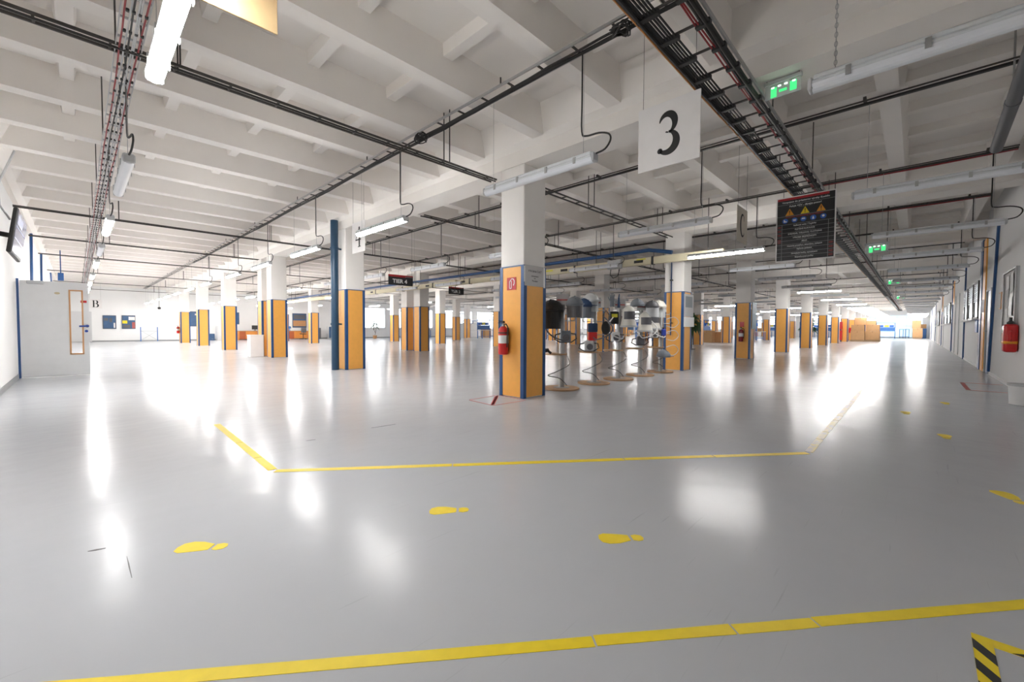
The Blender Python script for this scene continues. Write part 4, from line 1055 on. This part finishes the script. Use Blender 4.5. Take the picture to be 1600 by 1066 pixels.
# carton stacks on pallets along the aisle
def pallet(label, loc, w_=1.2, d_=.8):
    r = thing('pallet', label, 'pallet', loc)
    for k in range(5): part('deck_board', MB().box(-w_/2, w_/2, -d_/2+k*(d_-.1)/4, -d_/2+k*(d_-.1)/4+.1, .12, .144), M_PALLET, r)
    for q in (-1, 0, 1): part('runner', MB().box(q*(w_/2-.07)-.05, q*(w_/2-.07)+.05, -d_/2, d_/2, 0, .12), M_PALLET, r)
box_me = {}
def carton(label, loc, w_, d_, h_, group=None):
    r = thing('carton', label, 'box', loc, (0, 0, rnd.uniform(-.03, .03)), group)
    part('box_body', MB().cbox(-w_/2, w_/2, -d_/2, d_/2, 0, h_, .006), M_CARD, r)
    part('tape_seam', MB().box(-w_/2-.002, w_/2+.002, -.03, .03, h_*.8, h_+.002), mat('brown_tape', (.4, .22, .1), .35), r)
for k, (x, y) in enumerate(((44.3, -.75), (45.0, -1.75))):
    pallet('wooden pallet under cartons beside the aisle, %s one' % ('left' if k == 0 else 'right'), (x, y, 0), 1.2, 1.0)
    carton('lower brown carton on the %s aisle pallet' % ('left' if k == 0 else 'right'), (x, y, .145), 1.1, .95, .8)
    carton('middle brown carton on the %s aisle pallet' % ('left' if k == 0 else 'right'), (x, y, .95), 1.05, .9, .55)
carton('top brown carton of the aisle stacks, leaning to the left', (44.5, -.9, 1.51), .8, .8, .62)
carton('top brown carton on the right aisle stack', (45.0, -1.6, 1.51), .7, .7, .35)
pallet('wooden pallet under brown cartons near the far end of the aisle', (66.8, -4.7, 0))
carton('wide brown carton on the far end pallet', (66.8, -4.7, .145), 1.1, .9, 1.1)
carton('upper brown carton on the far end pallet', (66.8, -4.6, 1.25), .8, .8, .95)
carton('brown carton standing low beyond the potted plant', (30.0, 7.4, 0), .8, .8, .95)
carton('brown carton beside the low one beyond the potted plant', (30.7, 6.9, 0), .7, .7, .85)
cabinet('green_cabinet', 'dark green and blue cabinet at far end of aisle by the right wall', (67.9, -5.5, 0), .9, .8, 1.25, M_BENCH, 2, 'cabinet', mat('dark_green', (.03, .14, .14), .5))
carton('blue crate on the far end cabinet', (68.4, -5.2, 1.27), .7, .6, .5)
r = thing('trolley', 'small blue trolley standing at the far end of the aisle', 'trolley', (68.2, -3.5, 0), (0, 0, .8))
for a, b in ((-.4, -.25), (.36, -.25), (-.4, .22), (.36, .22)): part('leg', MB().box(a, a+.04, b, b+.04, .08, 1.15), M_BENCH, r)
for z in (.15, 1.1): part('shelf', MB().box(-.42, .42, -.27, .28, z, z+.05), M_BENCH, r)
for a, b in ((-.38, -.22), (.36, -.22), (-.38, .22), (.36, .22)): part('wheel', MB().lathe([(.04, -.015), (.04, .015)], 10, M=Matrix.Translation((a, b, .04)) @ Matrix.Rotation(pi/2, 4, 'X')), M_BLACK, r)
# red hose cabinet by a pillar
r = thing('hose_cabinet', 'tall red hose cabinet in two halves beside a far aisle pillar', 'cabinet', (42.0-A-.27, .45, 0), (0, 0, 0))
part('lower_cabinet', MB().cbox(0, .26, -.35, .35, .15, 1.0, .01), M_RED, r)
part('upper_cabinet', MB().cbox(0, .26, -.35, .35, 1.08, 1.75, .01), M_RED, r)
part('stand_leg', MB().box(.03, .08, -.3, -.25, 0, .15).box(.03, .08, .25, .3, 0, .15).box(.18, .23, -.3, -.25, 0, .15).box(.18, .23, .25, .3, 0, .15).box(.2, .25, -.05, .05, .95, 1.1), M_DARKM, r)
single('small_red_box', MB().cbox(48-A-.12, 48-A, -.1, .2, .75, 1.25, .01), M_RED, 'small red box hung on the pillar after the hose cabinet', 'box')

# plants
def leaf_mesh(n, rx, rz, zc, ln, seed, droop=.4):
    q = random.Random(seed); mb = MB()
    for k in range(n):
        a = q.uniform(0, 2*pi); el = q.uniform(-.6, 1.3); d = Vector((cos(a)*cos(el), sin(a)*cos(el), sin(el)))
        c = Vector((d.x*rx*q.uniform(.2, 1), d.y*rx*q.uniform(.2, 1), zc+d.z*rz*q.uniform(.2, 1)))
        sd = Vector((-sin(a), cos(a), 0)).normalized()*ln*.22; tip = c+d*ln+Vector((0, 0, -droop*ln)); mid = c+d*ln*.5+Vector((0, 0, .06*ln))
        mb._add([c, mid+sd, tip, mid-sd], [(0, 1, 2, 3)])
    return mb
r = thing('potted_plant', 'tall potted green plant standing against an aisle pillar', 'plant', (28.95, .62, 0))
part('pot', MB().lathe([(.12, 0), (.17, .02), (.2, .32), (.21, .34), (.19, .34), (.17, .3)], 18), M_TRUNK, r)
part('stem', MB().tube([(0, 0, .3), (.03, 0, .6), (-.02, .02, 1.0), (.02, .03, 1.4)], .03, 7), M_TRUNK, r)
part('foliage', leaf_mesh(170, .42, .55, 1.3, .3, 3), M_LEAF, r, stuff=True)
r = thing('potted_plant', 'leafy green plant on a tall rack beside the board pillar', 'plant', (17.45, 3.95, 0))
part('pot', MB().lathe([(.12, .95), (.16, .97), (.18, 1.15), (.17, 1.15)], 16), M_TRUNK, r)
part('stand', MB().lathe([(.2, 0), (.2, .03), (.03, .05), (.03, .92), (.15, .95)], 14), M_DARKM, r)
part('foliage', leaf_mesh(190, .40, .5, 1.3, .28, 5, .9), M_LEAF, r, stuff=True)
r = thing('potted_plant', 'bare slim plant far back beside the second pillar', 'plant', (15.0, 33.0, 0))
part('pot', MB().lathe([(.15, 0), (.2, .3), (.18, .3)], 14), M_JAMB, r)
part('stem', MB().tube([(0, 0, .3), (.1, 0, .8), (.2, .0, 1.4)], .02, 6).tube([(.05, 0, .5), (-.1, 0, .9), (-.15, 0, 1.3)], .018, 6), M_TRUNK, r)
part('foliage', leaf_mesh(50, .3, .4, 1.2, .25, 8), M_LEAF, r, stuff=True)

# blue workbenches through the hall
def bench(label, loc, rz, w_=1.8):
    r = thing('workbench', label, 'workbench', loc, (0, 0, rz), 'blue workbenches in the hall')
    part('worktop', MB().cbox(-w_/2, w_/2, -.4, .4, .80, .85, .006), M_GREYP, r)
    for a in (-w_/2+.03, w_/2-.09):
        for b in (-.36, .30): part('leg', MB().box(a, a+.06, b, b+.06, 0, .80), M_BENCH, r)
        part('upright', MB().box(a, a+.06, .34, .40, .85, 1.9), M_BENCH, r)
    part('back_shelf', MB().box(-w_/2, w_/2, .2, .45, 1.35, 1.39), M_BENCH, r)
    part('light_rail', MB().box(-w_/2, w_/2, -.1, .4, 1.86, 1.91), M_BENCH, r)
    part('back_panel', MB().box(-w_/2+.09, w_/2-.09, .36, .39, .9, 1.33), M_BENCH, r)
    part('lower_shelf', MB().box(-w_/2+.05, w_/2-.05, -.3, .3, .2, .23), M_BENCH, r)
BX = [(40.5, 6.2, .3), (37, 9.5, 0), (46, 9, 1.5), (52, 4.5, .2), (56, 2.2, 1.5), (60, 1.5, 1.4), (34, 15, .1), (27, 20.5, 0), (39.5, 15.5, 1.2), (50.7, 15.0, .5), (33, 27, .2), (24, 27, 0), (20, 32.5, 0), (27, 33, .1), (45, 21, .4), (57, 8.5, .9), (63, 4.5, 1.3), (30.5, 9.8, .4), (38, 21.8, 0), (63.5, -1.9, 1.57)]
spots = ['near', 'far']
for k, (x, y, a) in enumerate(BX):
    bench('blue-framed workbench with overhead rail, %s in order of distance along the hall' % ORD[sorted(range(len(BX)), key=lambda q: (BX[q][0]+4.9)**2+(BX[q][1]+4.5)**2).index(k)], (x, y, 0), a)
    nth = ORD[k]
    if k % 2 == 0: carton('brown carton on a blue workbench, bench %s of those carrying boxes' % ORD[k//2], (x+.3*cos(a), y+.3*sin(a), .852), .4, .35, .32)
    for q, (u, colr) in enumerate(((-.55, 'blue'), (-.1, 'yellow'), (.4, 'blue'))):
        r = thing('parts_bin', '%s parts bin, %s from the left on the %s loaded workbench shelf' % (colr, ORD[q], nth), 'bin', (x+u*cos(a)-.33*sin(a), y+u*sin(a)+.33*cos(a), 1.392), (0, 0, a), 'parts bins on the workbenches')
        part('bin_body', MB().box(-.19, .19, -.1, .1, 0, .02).box(-.19, -.18, -.1, .1, .02, .24).box(.18, .19, -.1, .1, .02, .24).box(-.18, .18, .09, .1, .02, .24).box(-.18, .18, -.1, -.09, .02, .15), mat('bin_blue', (.03, .12, .45), .4) if colr == 'blue' else M_HIVIS, r)
        part('bin_label', MB().box(-.05, .05, -.103, -.1, .03, .06), M_PAPER, r)
cabinet('machine_cabinet', 'pale grey machine cabinet far back between the middle pillars', (24.2, 30.5, 0), 2.2, 1.0, 1.55, M_GREYP, 2, 'machine', M_WHITE)
cabinet('brown_crate', 'brown crate stack with blue tub far back left of the nearest pillar', (27.0, 30.4, 0), .9, .8, 1.0, M_CARD, 0, 'crate')
cabinet('dark_machine', 'dark low machine standing beyond the display stands', (31.5, 10.8, 0), 1.6, .9, 1.0, M_GREYC, 2, 'machine', M_BLACK)
cabinet('storage_locker', 'grey locker by the wall at the far end of the hall', (60.5, 12.0, 0), 1.2, .6, 1.9, M_GREYP, 3, 'locker')

print('lamps', nl, 'objects', len(bpy.data.objects))
